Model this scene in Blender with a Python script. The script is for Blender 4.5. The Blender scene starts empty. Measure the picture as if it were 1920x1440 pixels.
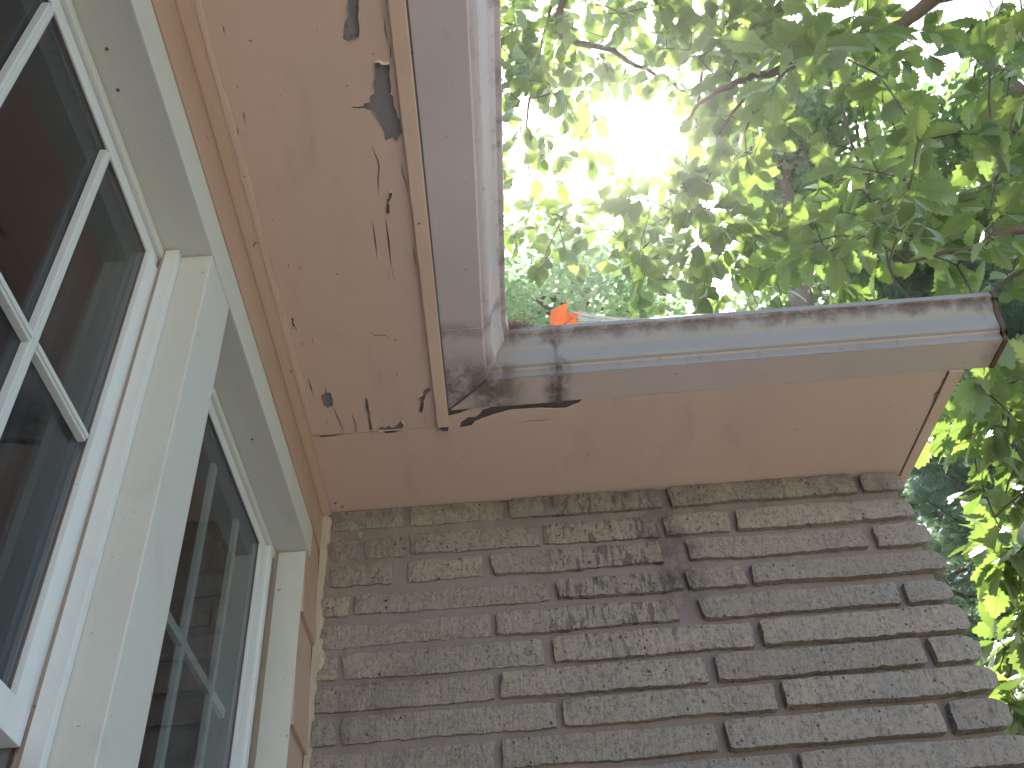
import bpy, bmesh, math, random
import numpy as np
from mathutils import Vector, Matrix, Quaternion, noise

# ------------------------------------------------------------------ camera, sky, sun, exposure
scene = bpy.context.scene
S, Z0 = 1.3, 1.5                       # metres per layout unit; camera height above the ground
CAM_R = Matrix(((0.9970813707, 0.0660263751, -0.0383309009),
                (0.0170739750, -0.6821955181, -0.7309704197),
                (-0.0744124959, 0.7281825272, -0.6813317750)))
FPX = 1740.249
cam_d = bpy.data.cameras.new('camera')
cam_d.sensor_fit = 'HORIZONTAL'
cam_d.sensor_width = 36.0
cam_d.lens = FPX / 1920 * 36.0
cam_d.clip_start, cam_d.clip_end = 0.05, 2000.0
cam = bpy.data.objects.new('camera', cam_d)
scene.collection.objects.link(cam)
cam.matrix_world = Matrix.Translation((0, 0, Z0)) @ CAM_R.to_4x4()
scene.camera = cam

SUN = Vector((0.1798, 0.5302, 0.8286)).normalized()
world = bpy.data.worlds.new('World')
scene.world = world
world.use_nodes = True
wn = world.node_tree
wn.nodes.clear()
w_out = wn.nodes.new('ShaderNodeOutputWorld')
w_bg = wn.nodes.new('ShaderNodeBackground')
w_sky = wn.nodes.new('ShaderNodeTexSky')
w_sky.sky_type = 'NISHITA'
w_sky.sun_disc = False
w_sky.sun_elevation = math.asin(SUN.z)
w_sky.sun_rotation = math.atan2(SUN.x, SUN.y)
w_sky.air_density, w_sky.dust_density, w_sky.ozone_density = 1.0, 1.6, 1.0
w_bg.inputs['Strength'].default_value = 0.08
wn.links.new(w_sky.outputs[0], w_bg.inputs[0])
wn.links.new(w_bg.outputs[0], w_out.inputs[0])

sun_d = bpy.data.lights.new('sun', 'SUN')
sun_d.energy = 5.0
sun_d.angle = math.radians(0.53)
sun_d.color = (1.0, 0.95, 0.86)
sun = bpy.data.objects.new('sun', sun_d)
scene.collection.objects.link(sun)
sun.rotation_euler = SUN.to_track_quat('Z', 'Y').to_euler()

scene.view_settings.view_transform = 'Standard'
scene.view_settings.look = 'None'
scene.view_settings.gamma = 1.0
scene.view_settings.use_curve_mapping = False
scene.view_settings.exposure = 2.45

scene.render.engine = 'CYCLES'
scene.cycles.max_bounces = 10
scene.cycles.transparent_max_bounces = 16
scene.cycles.use_denoising = True

rnd = random.Random(7)
rng = np.random.default_rng(7)

# ------------------------------------------------------------------ layout helpers
def W(x, y, z):
    return Vector((S * x, S * y, Z0 + S * z))

def ray(px, py):
    return CAM_R @ Vector(((px - 960) / FPX, -(py - 720) / FPX, -1.0))

def on_z(px, py, z):
    r = ray(px, py); return (r.x * z / r.z, r.y * z / r.z, z)

def on_y(px, py, y):
    r = ray(px, py); return (r.x * y / r.y, y, r.z * y / r.y)

def far(px, py, d):                    # a point d metres from the viewpoint
    r = ray(px, py).normalized() * d
    return Vector((r.x, r.y, r.z + Z0))

def project(p):
    q = CAM_R.transposed() @ (Vector(p) - Vector((0, 0, Z0)))
    if q.z > -0.05:
        return None
    return 960 + FPX * q.x / -q.z, 720 - FPX * q.y / -q.z

def link(o, parent=None):
    scene.collection.objects.link(o)
    if parent is not None:
        o.parent = parent
        loc = Vector((0, 0, 0)); q = parent
        while q is not None:
            loc = loc + q.location; q = q.parent
        o.matrix_parent_inverse = Matrix.Translation(-loc) if parent.parent is None else Matrix.Identity(4)
    return o

def tag(o, label=None, cat=None, group=None, kind=None):
    if label: o['label'] = label
    if cat: o['category'] = cat
    if group: o['group'] = group
    if kind: o['kind'] = kind
    return o

def thing(name, loc, label, cat, group=None):
    o = bpy.data.objects.new(name, None)
    o.empty_display_size = 0.2
    scene.collection.objects.link(o)
    o.location = loc
    return tag(o, label, cat, group)

class MB:
    """collects shapes given in layout units and links them as one mesh"""
    def __init__(self, metric=False):
        self.v, self.f, self.metric = [], [], metric
    def pt(self, p):
        self.v.append(Vector(p) if self.metric else W(*p)); return len(self.v) - 1
    def face(self, pts):
        self.f.append([self.pt(p) for p in pts])
    def box(self, x0, x1, y0, y1, z0, z1):
        i = [self.pt((x, y, z)) for z in (z0, z1) for y in (y0, y1) for x in (x0, x1)]
        for a in ((0, 2, 3, 1), (4, 5, 7, 6), (0, 1, 5, 4), (2, 6, 7, 3), (0, 4, 6, 2), (1, 3, 7, 5)):
            self.f.append([i[k] for k in a])
    def loft(self, rings, caps=True):
        idx = [[self.pt(p) for p in r] for r in rings]
        n = len(idx[0])
        for a, b in zip(idx, idx[1:]):
            for k in range(n):
                self.f.append([a[k], a[(k + 1) % n], b[(k + 1) % n], b[k]])
        if caps:
            self.f.append(list(reversed(idx[0]))); self.f.append(idx[-1])
    def tube(self, pts, radii, n=6):
        pts = [Vector(p) for p in pts]
        rings = []
        for k, p in enumerate(pts):
            d = (pts[min(k + 1, len(pts) - 1)] - pts[max(k - 1, 0)]).normalized()
            a = d.orthogonal().normalized() if k == 0 else (prev - d * prev.dot(d)).normalized()
            prev = a
            b = d.cross(a)
            rings.append([p + (a * math.cos(t) + b * math.sin(t)) * radii[k]
                          for t in [2 * math.pi * j / n for j in range(n)]])
        self.loft(rings)
    def build(self, name, mat, parent=None, bevel=0.0, smooth=False):
        me = bpy.data.meshes.new(name)
        me.from_pydata([tuple(v) for v in self.v], [], self.f)
        bm = bmesh.new(); bm.from_mesh(me)
        bmesh.ops.recalc_face_normals(bm, faces=bm.faces)
        if bevel:
            es = [e for e in bm.edges if len(e.link_faces) == 2 and e.calc_face_angle(0) > 0.5]
            bmesh.ops.bevel(bm, geom=es, offset=bevel, segments=2, affect='EDGES', profile=0.6)
        bm.to_mesh(me); bm.free()
        if smooth:
            me.polygons.foreach_set('use_smooth', [True] * len(me.polygons))
        if mat: me.materials.append(mat)
        o = bpy.data.objects.new(name, me)
        return link(o, parent)

# ------------------------------------------------------------------ material helpers
class NT:
    def __init__(self, name):
        self.m = bpy.data.materials.new(name)
        self.m.use_nodes = True
        self.t = self.m.node_tree
        self.t.nodes.clear()
        self.out = self.t.nodes.new('ShaderNodeOutputMaterial')
    def n(self, typ, **kw):
        nd = self.t.nodes.new('ShaderNode' + typ)
        for k, v in kw.items(): setattr(nd, k, v)
        return nd
    def set(self, sock, val):
        if hasattr(val, 'links') or isinstance(val, bpy.types.NodeSocket):
            self.t.links.new(val, sock)
        elif isinstance(val, (tuple, list)) and len(val) == 3 and sock.type == 'RGBA':
            sock.default_value = (*val, 1)
        else:
            sock.default_value = val
    def math(self, op, a, b=0.0, c=0.0, clamp=False):
        nd = self.n('Math', operation=op, use_clamp=clamp)
        for s, v in zip(nd.inputs, (a, b, c)): self.set(s, v)
        return nd.outputs[0]
    def mix(self, fac, a, b, blend='MIX'):
        nd = self.n('Mix', data_type='RGBA', blend_type=blend, clamp_factor=True)
        self.set(nd.inputs['Factor'], fac)
        self.set(nd.inputs[6], a); self.set(nd.inputs[7], b)
        return nd.outputs[2]
    def pos(self):
        return self.n('NewGeometry').outputs['Position']
    def xyz(self, v=None):
        s = self.n('SeparateXYZ'); self.set(s.inputs[0], v or self.pos()); return s.outputs
    def scaled(self, v, sc):
        nd = self.n('VectorMath', operation='MULTIPLY'); self.set(nd.inputs[0], v)
        nd.inputs[1].default_value = sc; return nd.outputs[0]
    def noise(self, scale, detail=4, rough=0.55, vec=None, dist=0.0):
        nd = self.n('TexNoise')
        self.set(nd.inputs['Vector'], vec or self.pos())
        nd.inputs['Scale'].default_value = scale
        nd.inputs['Detail'].default_value = detail
        nd.inputs['Roughness'].default_value = rough
        nd.inputs['Distortion'].default_value = dist
        return nd.outputs['Fac']
    def ramp(self, fac, a, b):
        nd = self.n('MapRange', interpolation_type='SMOOTHSTEP')
        self.set(nd.inputs[0], fac)
        nd.inputs[1].default_value, nd.inputs[2].default_value = a, b
        return nd.outputs[0]
    def voro(self, scale, vec=None, feature='F1'):
        nd = self.n('TexVoronoi', feature=feature)
        self.set(nd.inputs['Vector'], vec or self.pos())
        nd.inputs['Scale'].default_value = scale
        return nd.outputs['Distance']
    def bump(self, h, strength, dist, normal=None):
        nd = self.n('Bump')
        nd.inputs['Strength'].default_value = strength
        nd.inputs['Distance'].default_value = dist
        self.set(nd.inputs['Height'], h)
        if normal is not None: self.set(nd.inputs['Normal'], normal)
        return nd.outputs[0]
    def finish(self, col, rough=0.6, normal=None, spec=0.4, metallic=0.0):
        b = self.n('BsdfPrincipled')
        self.set(b.inputs['Base Color'], col)
        self.set(b.inputs['Roughness'], rough)
        b.inputs['Specular IOR Level'].default_value = spec
        b.inputs['Metallic'].default_value = metallic
        if normal is not None: self.set(b.inputs['Normal'], normal)
        self.t.links.new(b.outputs[0], self.out.inputs[0])
        return self.m

def paint(name, col, dirt=(0.12, 0.09, 0.06), amount=0.5, var=0.10, rough=0.55, stretch=(1, 1, 1), lumps=0.25, specks=1.0):
    t = NT(name)
    p = t.scaled(t.pos(), stretch)
    big = t.noise(3.5, 5, 0.6, p)
    c = t.mix(big, tuple(x * (1 - var) for x in col), tuple(min(1, x * (1 + var)) for x in col))
    sm = t.ramp(t.noise(9, 6, 0.65, p, 0.6), 0.52, 0.80)
    c = t.mix(t.math('MULTIPLY', sm, 0.35 * amount), c, dirt)
    sp = t.ramp(t.noise(70, 2, 0.5), 0.735, 0.77)
    c = t.mix(t.math('MULTIPLY', sp, 0.75 * specks), c, dirt)
    h = t.math('ADD', t.math('MULTIPLY', t.noise(40, 4, 0.6, p), lumps), t.math('MULTIPLY', t.noise(420, 2, 0.5, p), 0.10))
    h = t.math('SUBTRACT', h, t.math('MULTIPLY', sp, 0.15))
    return t.finish(c, t.math('ADD', t.math('MULTIPLY', big, 0.15), rough - 0.08), t.bump(h, 0.5, 0.006))

M = {}
M['soffit'] = paint('peach_paint', (0.545, 0.425, 0.352), amount=0.7, var=0.09, rough=0.6, stretch=(1.0, 0.45, 1), lumps=0.22)
M['tan'] = paint('tan_trim_paint', (0.40, 0.288, 0.230), amount=0.7, var=0.10, stretch=(1, 0.3, 1), lumps=0.3)
M['batten'] = paint('tan_batten_paint', (0.58, 0.45, 0.355), amount=0.8, var=0.1, stretch=(1, 0.25, 1), lumps=0.3)
M['casing'] = paint('cream_casing_paint', (0.465, 0.490, 0.455), amount=0.5, var=0.04, rough=0.45, stretch=(1, 0.5, 0.5), lumps=0.10, specks=0.7)
M['vinyl'] = paint('white_sash', (0.54, 0.58, 0.575), amount=0.35, var=0.03, rough=0.38, lumps=0.05, specks=0.5)
M['muntin'] = paint('white_muntin_paint', (0.47, 0.51, 0.50), amount=0.2, var=0.03, rough=0.4, lumps=0.05, specks=0.3)
M['bare'] = paint('bare_weathered_plywood', (0.20, 0.205, 0.215), (0.08, 0.08, 0.09), amount=0.9, var=0.2, rough=0.85, stretch=(3, 0.3, 1), lumps=0.9)
M['rot'] = paint('dark_rotten_wood', (0.105, 0.088, 0.095), (0.03, 0.025, 0.03), amount=1.2, var=0.3, rough=0.9, lumps=1.0)
M['fascia'] = paint('fascia_paint', (0.50, 0.42, 0.36), amount=0.8)
M['sealant'] = paint('old_dark_sealant', (0.10, 0.085, 0.085), amount=1.0, rough=0.8, lumps=0.8)
M['track'] = paint('brown_track', (0.26, 0.21, 0.17), amount=0.6, rough=0.7)
M['inner_bar'] = paint('white_inner_bar', (0.80, 0.84, 0.80), amount=0.1)
M['liner'] = paint('grey_jamb_liner', (0.16, 0.17, 0.18), amount=0.4)
M['seal_line'] = paint('pane_gasket', (0.10, 0.075, 0.075), amount=0.2, rough=0.7)
M['inside'] = paint('room_wall_paint', (0.24, 0.205, 0.21), amount=0.1)
M['curtain'] = paint('grey_curtain', (0.20, 0.205, 0.215), amount=0.1, rough=0.9)
M['shingle'] = paint('asphalt_shingle', (0.10, 0.095, 0.09), (0.04, 0.04, 0.04), amount=1.0, var=0.3, rough=0.95, lumps=1.0)
M['wall'] = paint('tan_wall_paint', (0.40, 0.30, 0.23), amount=0.4)
M['bark'] = paint('oak_bark', (0.115, 0.085, 0.065), (0.04, 0.03, 0.025), amount=1.0, var=0.3, rough=0.9, stretch=(1, 1, 0.3), lumps=1.2)
M['bounce_warm'] = paint('bounce_slab_surface', (0.60, 0.50, 0.42), amount=0.6, var=0.1, rough=0.85)
M['twig'] = paint('dead_twig', (0.20, 0.13, 0.11), amount=0.3, rough=0.9)
M['rust'] = paint('rusty_brown_edge', (0.085, 0.055, 0.042), (0.03, 0.02, 0.02), amount=0.8, var=0.3, rough=0.85)
M['caulk'] = paint('cream_mortar_smear', (0.33, 0.30, 0.235), (0.14, 0.12, 0.11), amount=1.6, var=0.3, rough=0.85, lumps=0.9)

def gutter_mat(name, zb, seams, c0, c1, lip=0.31):
    """white enamelled aluminium with grime under the lip and round the seams"""
    t = NT(name)
    x, y, z = t.xyz()
    p = t.pos()
    c = t.mix(t.noise(5, 4), c0, c1)
    grain = t.noise(26, 6, 0.7, t.scaled(p, (1, 1, 0.45)), 0.4)
    fine = t.noise(120, 4, 0.7)
    zz = t.math('DIVIDE', t.math('SUBTRACT', z, Z0 + S * zb), S)          # height above the gutter bottom
    run = t.math('MULTIPLY', t.ramp(zz, 0.040, 0.064), t.ramp(zz, 0.0715, 0.0690))
    low = t.math('MULTIPLY', t.ramp(zz, 0.026, 0.010), t.ramp(zz, 0.0005, 0.004))
    g = t.ramp(t.math('ADD', grain, t.math('ADD', t.math('MULTIPLY', run, lip), t.math('MULTIPLY', low, 0.10))), 0.60, 0.90)
    g = t.math('MULTIPLY', g, 0.85)
    pinch = t.math('ADD', 0.28, t.math('ADD', t.math('MULTIPLY', t.ramp(zz, 0.040, 0.062), 0.9), t.math('MULTIPLY', t.ramp(zz, 0.030, 0.014), 0.8)))
    wav = t.math('SUBTRACT', t.noise(30, 5, 0.7), 0.5)
    for ax, cpos, wid, amt in seams:
        q = {'x': x, 'y': y}[ax]
        dd = t.math('ABSOLUTE', t.math('SUBTRACT', t.math('ADD', q, t.math('MULTIPLY', wav, 0.030)), cpos))
        dd = t.math('DIVIDE', dd, pinch)
        near = t.ramp(dd, wid, wid * 0.15)
        g = t.math('MAXIMUM', g, t.math('MULTIPLY', t.math('MULTIPLY', near, t.ramp(grain, 0.25, 0.6)), amt))
    sp = t.ramp(t.noise(75, 3, 0.6), 0.70, 0.74)
    g = t.math('MAXIMUM', g, t.math('MULTIPLY', sp, 0.7))
    g = t.math('MULTIPLY', g, t.math('ADD', 0.55, t.math('MULTIPLY', fine, 0.7)), clamp=True)
    c = t.mix(g, c, (0.085, 0.058, 0.050))
    nb = t.bump(t.math('ADD', t.math('MULTIPLY', g, -0.3), t.math('MULTIPLY', t.noise(18, 3), 0.5)), 0.35, 0.004)
    return t.finish(c, t.math('ADD', 0.38, t.math('MULTIPLY', g, 0.4)), nb, 0.45)

def brick_mat():
    t = NT('split_concrete_brick')
    p = t.pos(); x, y, z = t.xyz()
    oi = t.n('ObjectInfo').outputs['Random']
    c = t.mix(oi, (0.315, 0.285, 0.250), (0.420, 0.380, 0.325))
    c = t.mix(t.ramp(t.noise(14, 5, 0.6), 0.35, 0.7), c, (0.345, 0.325, 0.295))
    comb = t.noise(60, 4, 0.7, t.scaled(p, (2.2, 1, 0.45)))
    fine = t.noise(260, 3, 0.7)
    grit = t.noise(115, 4, 0.75)
    c = t.mix(t.math('MULTIPLY', t.ramp(grit, 0.50, 0.36), 0.60), c, (0.13, 0.118, 0.110))
    c = t.mix(t.math('MULTIPLY', t.ramp(grit, 0.55, 0.72), 0.55), c, (0.50, 0.46, 0.41))
    c = t.mix(t.math('MULTIPLY', t.ramp(comb, 0.50, 0.72), 0.50), c, (0.15, 0.135, 0.125))
    c = t.mix(t.math('MULTIPLY', t.ramp(fine, 0.5, 0.75), 0.35), c, (0.40, 0.37, 0.33))
    drip = t.noise(75, 3, 0.6, t.scaled(p, (1.0, 0.6, 0.28)))
    zone = t.math('MULTIPLY', t.ramp(t.math('ABSOLUTE', t.math('SUBTRACT', x, 0.21 * S)), 0.19, 0.10), t.ramp(z, Z0 + S * 0.62, Z0 + S * 0.74))
    c = t.mix(t.math('MULTIPLY', t.math('MULTIPLY', t.ramp(drip, 0.52, 0.58), zone), 0.75), c, (0.115, 0.105, 0.108))
    pits = t.ramp(t.math('ADD', t.voro(60), t.math('MULTIPLY', t.noise(30, 2), 0.35)), 0.36, 0.27)
    pits = t.math('MULTIPLY', pits, t.ramp(t.noise(11, 2), 0.42, 0.6))
    c = t.mix(t.math('MULTIPLY', pits, 0.75), c, (0.05, 0.045, 0.045))
    c = soot(t, c, x, z)
    h = t.math('ADD', t.math('MULTIPLY', comb, 0.9), t.math('ADD', t.math('MULTIPLY', fine, 0.35), t.math('MULTIPLY', grit, 0.9)))
    h = t.math('SUBTRACT', h, t.math('MULTIPLY', pits, 0.8))
    h = t.math('ADD', h, t.math('MULTIPLY', t.noise(28, 4, 0.65), 0.8))
    return t.finish(c, 0.95, t.bump(h, 1.0, 0.010), 0.15)

def soot(t, c, x, z):
    """dark algae run from the gutter corner down the bricks, and grime along the top courses"""
    wob = t.math('MULTIPLY', t.math('SUBTRACT', t.noise(9, 5, 0.65), 0.5), 0.16)
    xc = t.math('ADD', x, wob)
    dd = t.math('ABSOLUTE', t.math('SUBTRACT', xc, 0.315 * S))
    run = t.math('MULTIPLY', t.ramp(dd, 0.075, 0.022), t.ramp(z, Z0 + S * 0.69, Z0 + S * 0.80))
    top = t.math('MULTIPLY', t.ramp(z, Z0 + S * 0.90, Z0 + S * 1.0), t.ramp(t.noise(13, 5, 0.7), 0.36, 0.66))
    run = t.math('MULTIPLY', run, t.ramp(t.noise(24, 5, 0.7), 0.30, 0.56))
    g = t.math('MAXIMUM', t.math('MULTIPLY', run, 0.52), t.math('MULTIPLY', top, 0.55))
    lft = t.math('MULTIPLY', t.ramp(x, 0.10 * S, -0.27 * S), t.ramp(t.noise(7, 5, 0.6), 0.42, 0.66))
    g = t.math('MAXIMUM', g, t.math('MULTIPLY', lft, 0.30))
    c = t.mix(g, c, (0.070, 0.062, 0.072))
    cr = t.math('MULTIPLY', t.ramp(x, -0.17 * S, -0.24 * S), t.ramp(z, Z0 + S * 0.80, Z0 + S * 0.93))
    cr = t.math('MULTIPLY', cr, t.ramp(t.noise(22, 5, 0.7), 0.56, 0.66))
    return t.mix(t.math('MULTIPLY', cr, 0.8), c, (0.42, 0.37, 0.27))

def mortar_mat():
    t = NT('grey_mortar')
    x, y, z = t.xyz()
    c = t.mix(t.noise(8, 6, 0.65, t.scaled(t.pos(), (0.35, 1, 1.6))), (0.180, 0.155, 0.152), (0.265, 0.235, 0.228))
    c = t.mix(t.math('MULTIPLY', t.ramp(t.noise(16, 4, 0.6), 0.55, 0.8), 0.5), c, (0.15, 0.10, 0.075))
    c = soot(t, c, x, z)
    h = t.math('ADD', t.math('MULTIPLY', t.noise(50, 5, 0.65), 1.0), t.math('MULTIPLY', t.noise(300, 2), 0.3))
    return t.finish(c, 0.95, t.bump(h, 0.7, 0.006), 0.12)

def leaf_mat(name, c0, c1, tr0, tr1, per='island', gloss=0.35):
    t = NT(name)
    r = t.n('NewGeometry').outputs['Random Per Island'] if per == 'island' else t.n('ObjectInfo').outputs['Random']
    col = t.mix(r, c0, c1); tr = t.mix(r, tr0, tr1)
    if per == 'object':                       # side veins, drawn in the leaf's own frame
        oc = t.n('TexCoord').outputs['Object']; lx, ly, lz_ = t.xyz(oc)
        w_ = t.math('SUBTRACT', lx, t.math('MULTIPLY', t.math('ABSOLUTE', ly), 0.75))
        vein = t.ramp(t.math('ABSOLUTE', t.math('SUBTRACT', t.math('FRACT', t.math('MULTIPLY', w_, 7.4)), 0.5)), 0.10, 0.02)
        vein = t.math('MAXIMUM', t.math('MULTIPLY', vein, 0.5), t.ramp(t.math('ABSOLUTE', ly), 0.022, 0.006))
        tr = t.mix(t.math('MULTIPLY', vein, 0.45), tr, tuple(x * 0.25 for x in tr1))
    v = t.noise(25, 3)
    col = t.mix(t.math('MULTIPLY', v, 0.35), col, tuple(x * 0.6 for x in c0))
    b = t.n('BsdfPrincipled')
    t.set(b.inputs['Base Color'], col)
    b.inputs['Roughness'].default_value = 0.45
    b.inputs['Specular IOR Level'].default_value = gloss
    tl = t.n('BsdfTranslucent'); t.set(tl.inputs['Color'], tr)
    ad = t.n('AddShader')
    t.t.links.new(b.outputs[0], ad.inputs[0]); t.t.links.new(tl.outputs[0], ad.inputs[1])
    t.t.links.new(ad.outputs[0], t.out.inputs[0])
    return t.m

M['brick'] = brick_mat()
M['mortar'] = mortar_mat()
M['leaf'] = leaf_mat('oak_leaf', (0.095, 0.130, 0.058), (0.120, 0.160, 0.075), (0.075, 0.118, 0.020), (0.130, 0.185, 0.034), 'object')
M['leaves'] = leaf_mat('oak_leaves', (0.095, 0.130, 0.058), (0.120, 0.160, 0.075), (0.035, 0.062, 0.012), (0.130, 0.185, 0.030))
M['bright_leaves'] = leaf_mat('maple_leaves', (0.09, 0.15, 0.07), (0.12, 0.19, 0.09), (0.12, 0.21, 0.09), (0.18, 0.28, 0.12))
M['dark_leaves'] = leaf_mat('dark_leaves', (0.060, 0.090, 0.045), (0.085, 0.120, 0.062), (0.07, 0.12, 0.04), (0.13, 0.20, 0.065))
M['needles'] = leaf_mat('pine_needles', (0.075, 0.110, 0.075), (0.105, 0.145, 0.100), (0.06, 0.10, 0.06), (0.10, 0.15, 0.085))
M['fallen'] = leaf_mat('orange_leaf', (0.42, 0.14, 0.02), (0.42, 0.14, 0.02), (0.62, 0.23, 0.02), (0.62, 0.23, 0.02), 'object')

def glass_mat():
    t = NT('window_glass')
    ge = t.n('NewGeometry')
    dt = t.n('VectorMath', operation='DOT_PRODUCT')
    t.t.links.new(ge.outputs['Normal'], dt.inputs[0]); t.t.links.new(ge.outputs['Incoming'], dt.inputs[1])
    c5 = t.math('POWER', t.math('SUBTRACT', 1.0, t.math('ABSOLUTE', dt.outputs['Value'])), 5.0)
    fres = t.math('ADD', 0.05, t.math('MULTIPLY', c5, 0.95), clamp=True)
    tr = t.n('BsdfTransparent'); tr.inputs['Color'].default_value = (0.70, 0.74, 0.75, 1)
    gl = t.n('BsdfGlossy'); gl.inputs['Roughness'].default_value = 0.015
    gl.inputs['Color'].default_value = (0.85, 0.89, 0.95, 1)
    mx = t.n('MixShader')
    t.t.links.new(fres, mx.inputs[0])
    t.t.links.new(tr.outputs[0], mx.inputs[1]); t.t.links.new(gl.outputs[0], mx.inputs[2])
    t.t.links.new(mx.outputs[0], t.out.inputs[0])
    return t.m
M['glass'] = glass_mat()

def web_mat():
    t = NT('cobweb_silk')
    return t.finish((0.8, 0.8, 0.8), 0.4, None, 0.5)
M['web'] = web_mat()

def lawn_mat():
    t = NT('lawn')
    c = t.mix(t.noise(0.8, 6, 0.6), (0.075, 0.10, 0.032), (0.13, 0.15, 0.055))
    c = t.mix(t.ramp(t.noise(60, 3), 0.45, 0.7), c, (0.055, 0.08, 0.022))
    return t.finish(c, 0.9, t.bump(t.noise(90, 4), 0.8, 0.03), 0.2)
M['lawn'] = lawn_mat()

# ------------------------------------------------------------------ ground
g = MB(True)
N = 24
for i in range(N):
    for j in range(N):
        xs = [-300 + 600 * k / N for k in (i, i + 1)]; ys = [-300 + 600 * k / N for k in (j, j + 1)]
        g.face([(xs[0], ys[0], 0), (xs[1], ys[0], 0), (xs[1], ys[1], 0), (xs[0], ys[1], 0)])
tag(g.build('lawn', M['lawn']), kind='structure')
g = MB(True)
g.box(-0.36, 6.5, -12.0, 1.80, -0.05, 0.03)  # unseen slab, added to bounce warm light up onto the soffit
tag(g.build('bounce_slab', M['bounce_warm'], bevel=0.01), kind='structure')

# ------------------------------------------------------------------ the house
GZ = -Z0 / S                                   # ground in layout units
house = thing('house', (S * -0.30, S * 1.388, 0),
              'house corner with peeling peach soffit, cream window trim, white gutters and grey brick wing', 'house')
XW, XC, XE = -0.293, -0.285, -0.0466           # siding plane, casing plane, left fascia plane
YB, YE = 1.388, 1.121                          # mortar plane of the brick wall, right fascia plane

# shell walls that close the rooms (window openings left free)
m = MB()
W1 = (0.135, 0.657); W2 = (0.736, 1.258); ZH, ZS = 0.841, -0.28
m.box(-0.36, XW - 0.004, -3.0, W1[0], GZ, 1.0)
m.box(-0.36, XW - 0.004, W1[0], YB + 0.1, ZH + 0.004, 1.0)
m.box(-0.36, XW - 0.004, W1[0], YB + 0.1, GZ, ZS)
m.box(-0.36, XW - 0.004, W1[1] + 0.004, W2[0] - 0.004, ZS, ZH)
m.box(-0.36, XW - 0.004, W2[1] + 0.004, YB + 0.1, ZS, ZH)
wall = m.build('wall', M['wall'], house)
m = MB()
m.box(-4.0, -3.95, -3.0, 5.0, GZ, 1.0)
m.box(-3.95, -0.36, -3.0, -2.95, GZ, 1.0)
m.box(-3.95, 0.74, 4.95, 5.0, GZ, 1.0)
m.box(0.69, 0.74, YB + 0.12, 4.95, GZ, 1.0)
m.build('outer_wall', M['wall'], house)
m = MB(); m.box(-3.95, -0.36, -2.95, 4.95, 1.002, 1.02); m.box(-0.36, 0.70, 1.50, 4.95, 1.002, 1.02)
m.build('ceiling', M['inside'], house)
m = MB(); m.box(-2.2, -2.15, -2.95, 1.5, GZ, 1.0); m.build('partition', M['inside'], house)
m = MB(); m.box(-3.95, 0.68, -2.95, 4.95, GZ + 0.08, GZ + 0.1)
m.build('room_floor', M['inside'], house)
# curtain inside, beside each window
def curtain(y0, y1):
    c = MB(); pts = []
    n = 26
    for k in range(n + 1):
        y = y0 + (y1 - y0) * k / n
        pts.append((-0.43 + 0.012 * math.sin(k * 1.9), y))
    ring = lambda z: [(x, y, z) for x, y in pts] + [(x - 0.004, y, z) for x, y in reversed(pts)]
    c.loft([ring(ZS), ring(0.95)])
    return c.build('curtain', M['curtain'], house, smooth=False)
curtain(0.60, 0.70); curtain(1.17, 1.30)

# siding boards: lapped, beside the last casing and under the windows
zb = 0.915
sid = MB()
k = 0
while zb > GZ + 0.05:
    z1 = zb - 0.1755
    ya = 1.262 if zb > ZS else 0.0
    ring = lambda y: [(XW - 0.003, y, zb - 0.001), (XW + 0.0005, y, zb - 0.001), (XW + 0.0075, y, z1 - 0.006), (XW - 0.003, y, z1 - 0.006)]
    b = MB(); b.loft([ring(ya), ring(YB - 0.001)])
    b.build('siding_board', M['tan'], wall, bevel=0.0012)
    zb = z1; k += 1
m = MB(); m.box(XW - 0.003, XW + 0.003, -3.0, YB - 0.001, 0.9155, 0.996)
m.build('frieze_board', M['tan'], house, bevel=0.0012)
# quarter-round bed moulding with an uneven, paint-clogged edge
m = MB(); rings = []
nseg = 120
for i in range(nseg + 1):
    y = -1.6 + (YB - 0.002 + 1.6) * i / nseg
    w1 = 0.0012 * noise.noise((y * 9, 0, 0)) + 0.0012 * noise.noise((y * 31, 3, 0))
    rings.append([(XW + 0.0025, y, 0.9985), (XW + 0.0025, y, 0.984), (XW + 0.0055, y, 0.9838),
                  (XW + 0.0095, y, 0.987), (XW + 0.0125, y, 0.9915), (XW + 0.0150 + w1, y, 0.9955), (XW + 0.0185 + w1 * 1.5, y, 0.9985)])
m.loft(rings)
m.build('bed_moulding', M['tan'], house)

# built-up, cracked ridge of old paint along the moulding
m = MB(); rings = []
for i in range(260):
    y = -0.4 + (1.16 + 0.4) * i / 259
    a_ = 0.5 + 0.5 * noise.noise((y * 7, 2, 5)); w_ = 0.004 + 0.011 * max(0, a_) * (0.6 + 0.4 * noise.noise((y * 40, 1, 1)))
    h_ = 0.0010 + 0.0014 * max(0, noise.noise((y * 11, 6, 2)))
    x0 = XW + 0.0188
    rings.append([(x0, y, 0.9990), (x0, y, 0.9990 - h_), (x0 + w_ * 0.55, y, 0.9990 - h_ * 0.8), (x0 + w_, y, 0.9988 - 0.0003), (x0 + w_ + 0.0008, y, 0.9990)])
m.loft(rings)
m.build('paint_ridge', M['soffit'], house)

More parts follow.
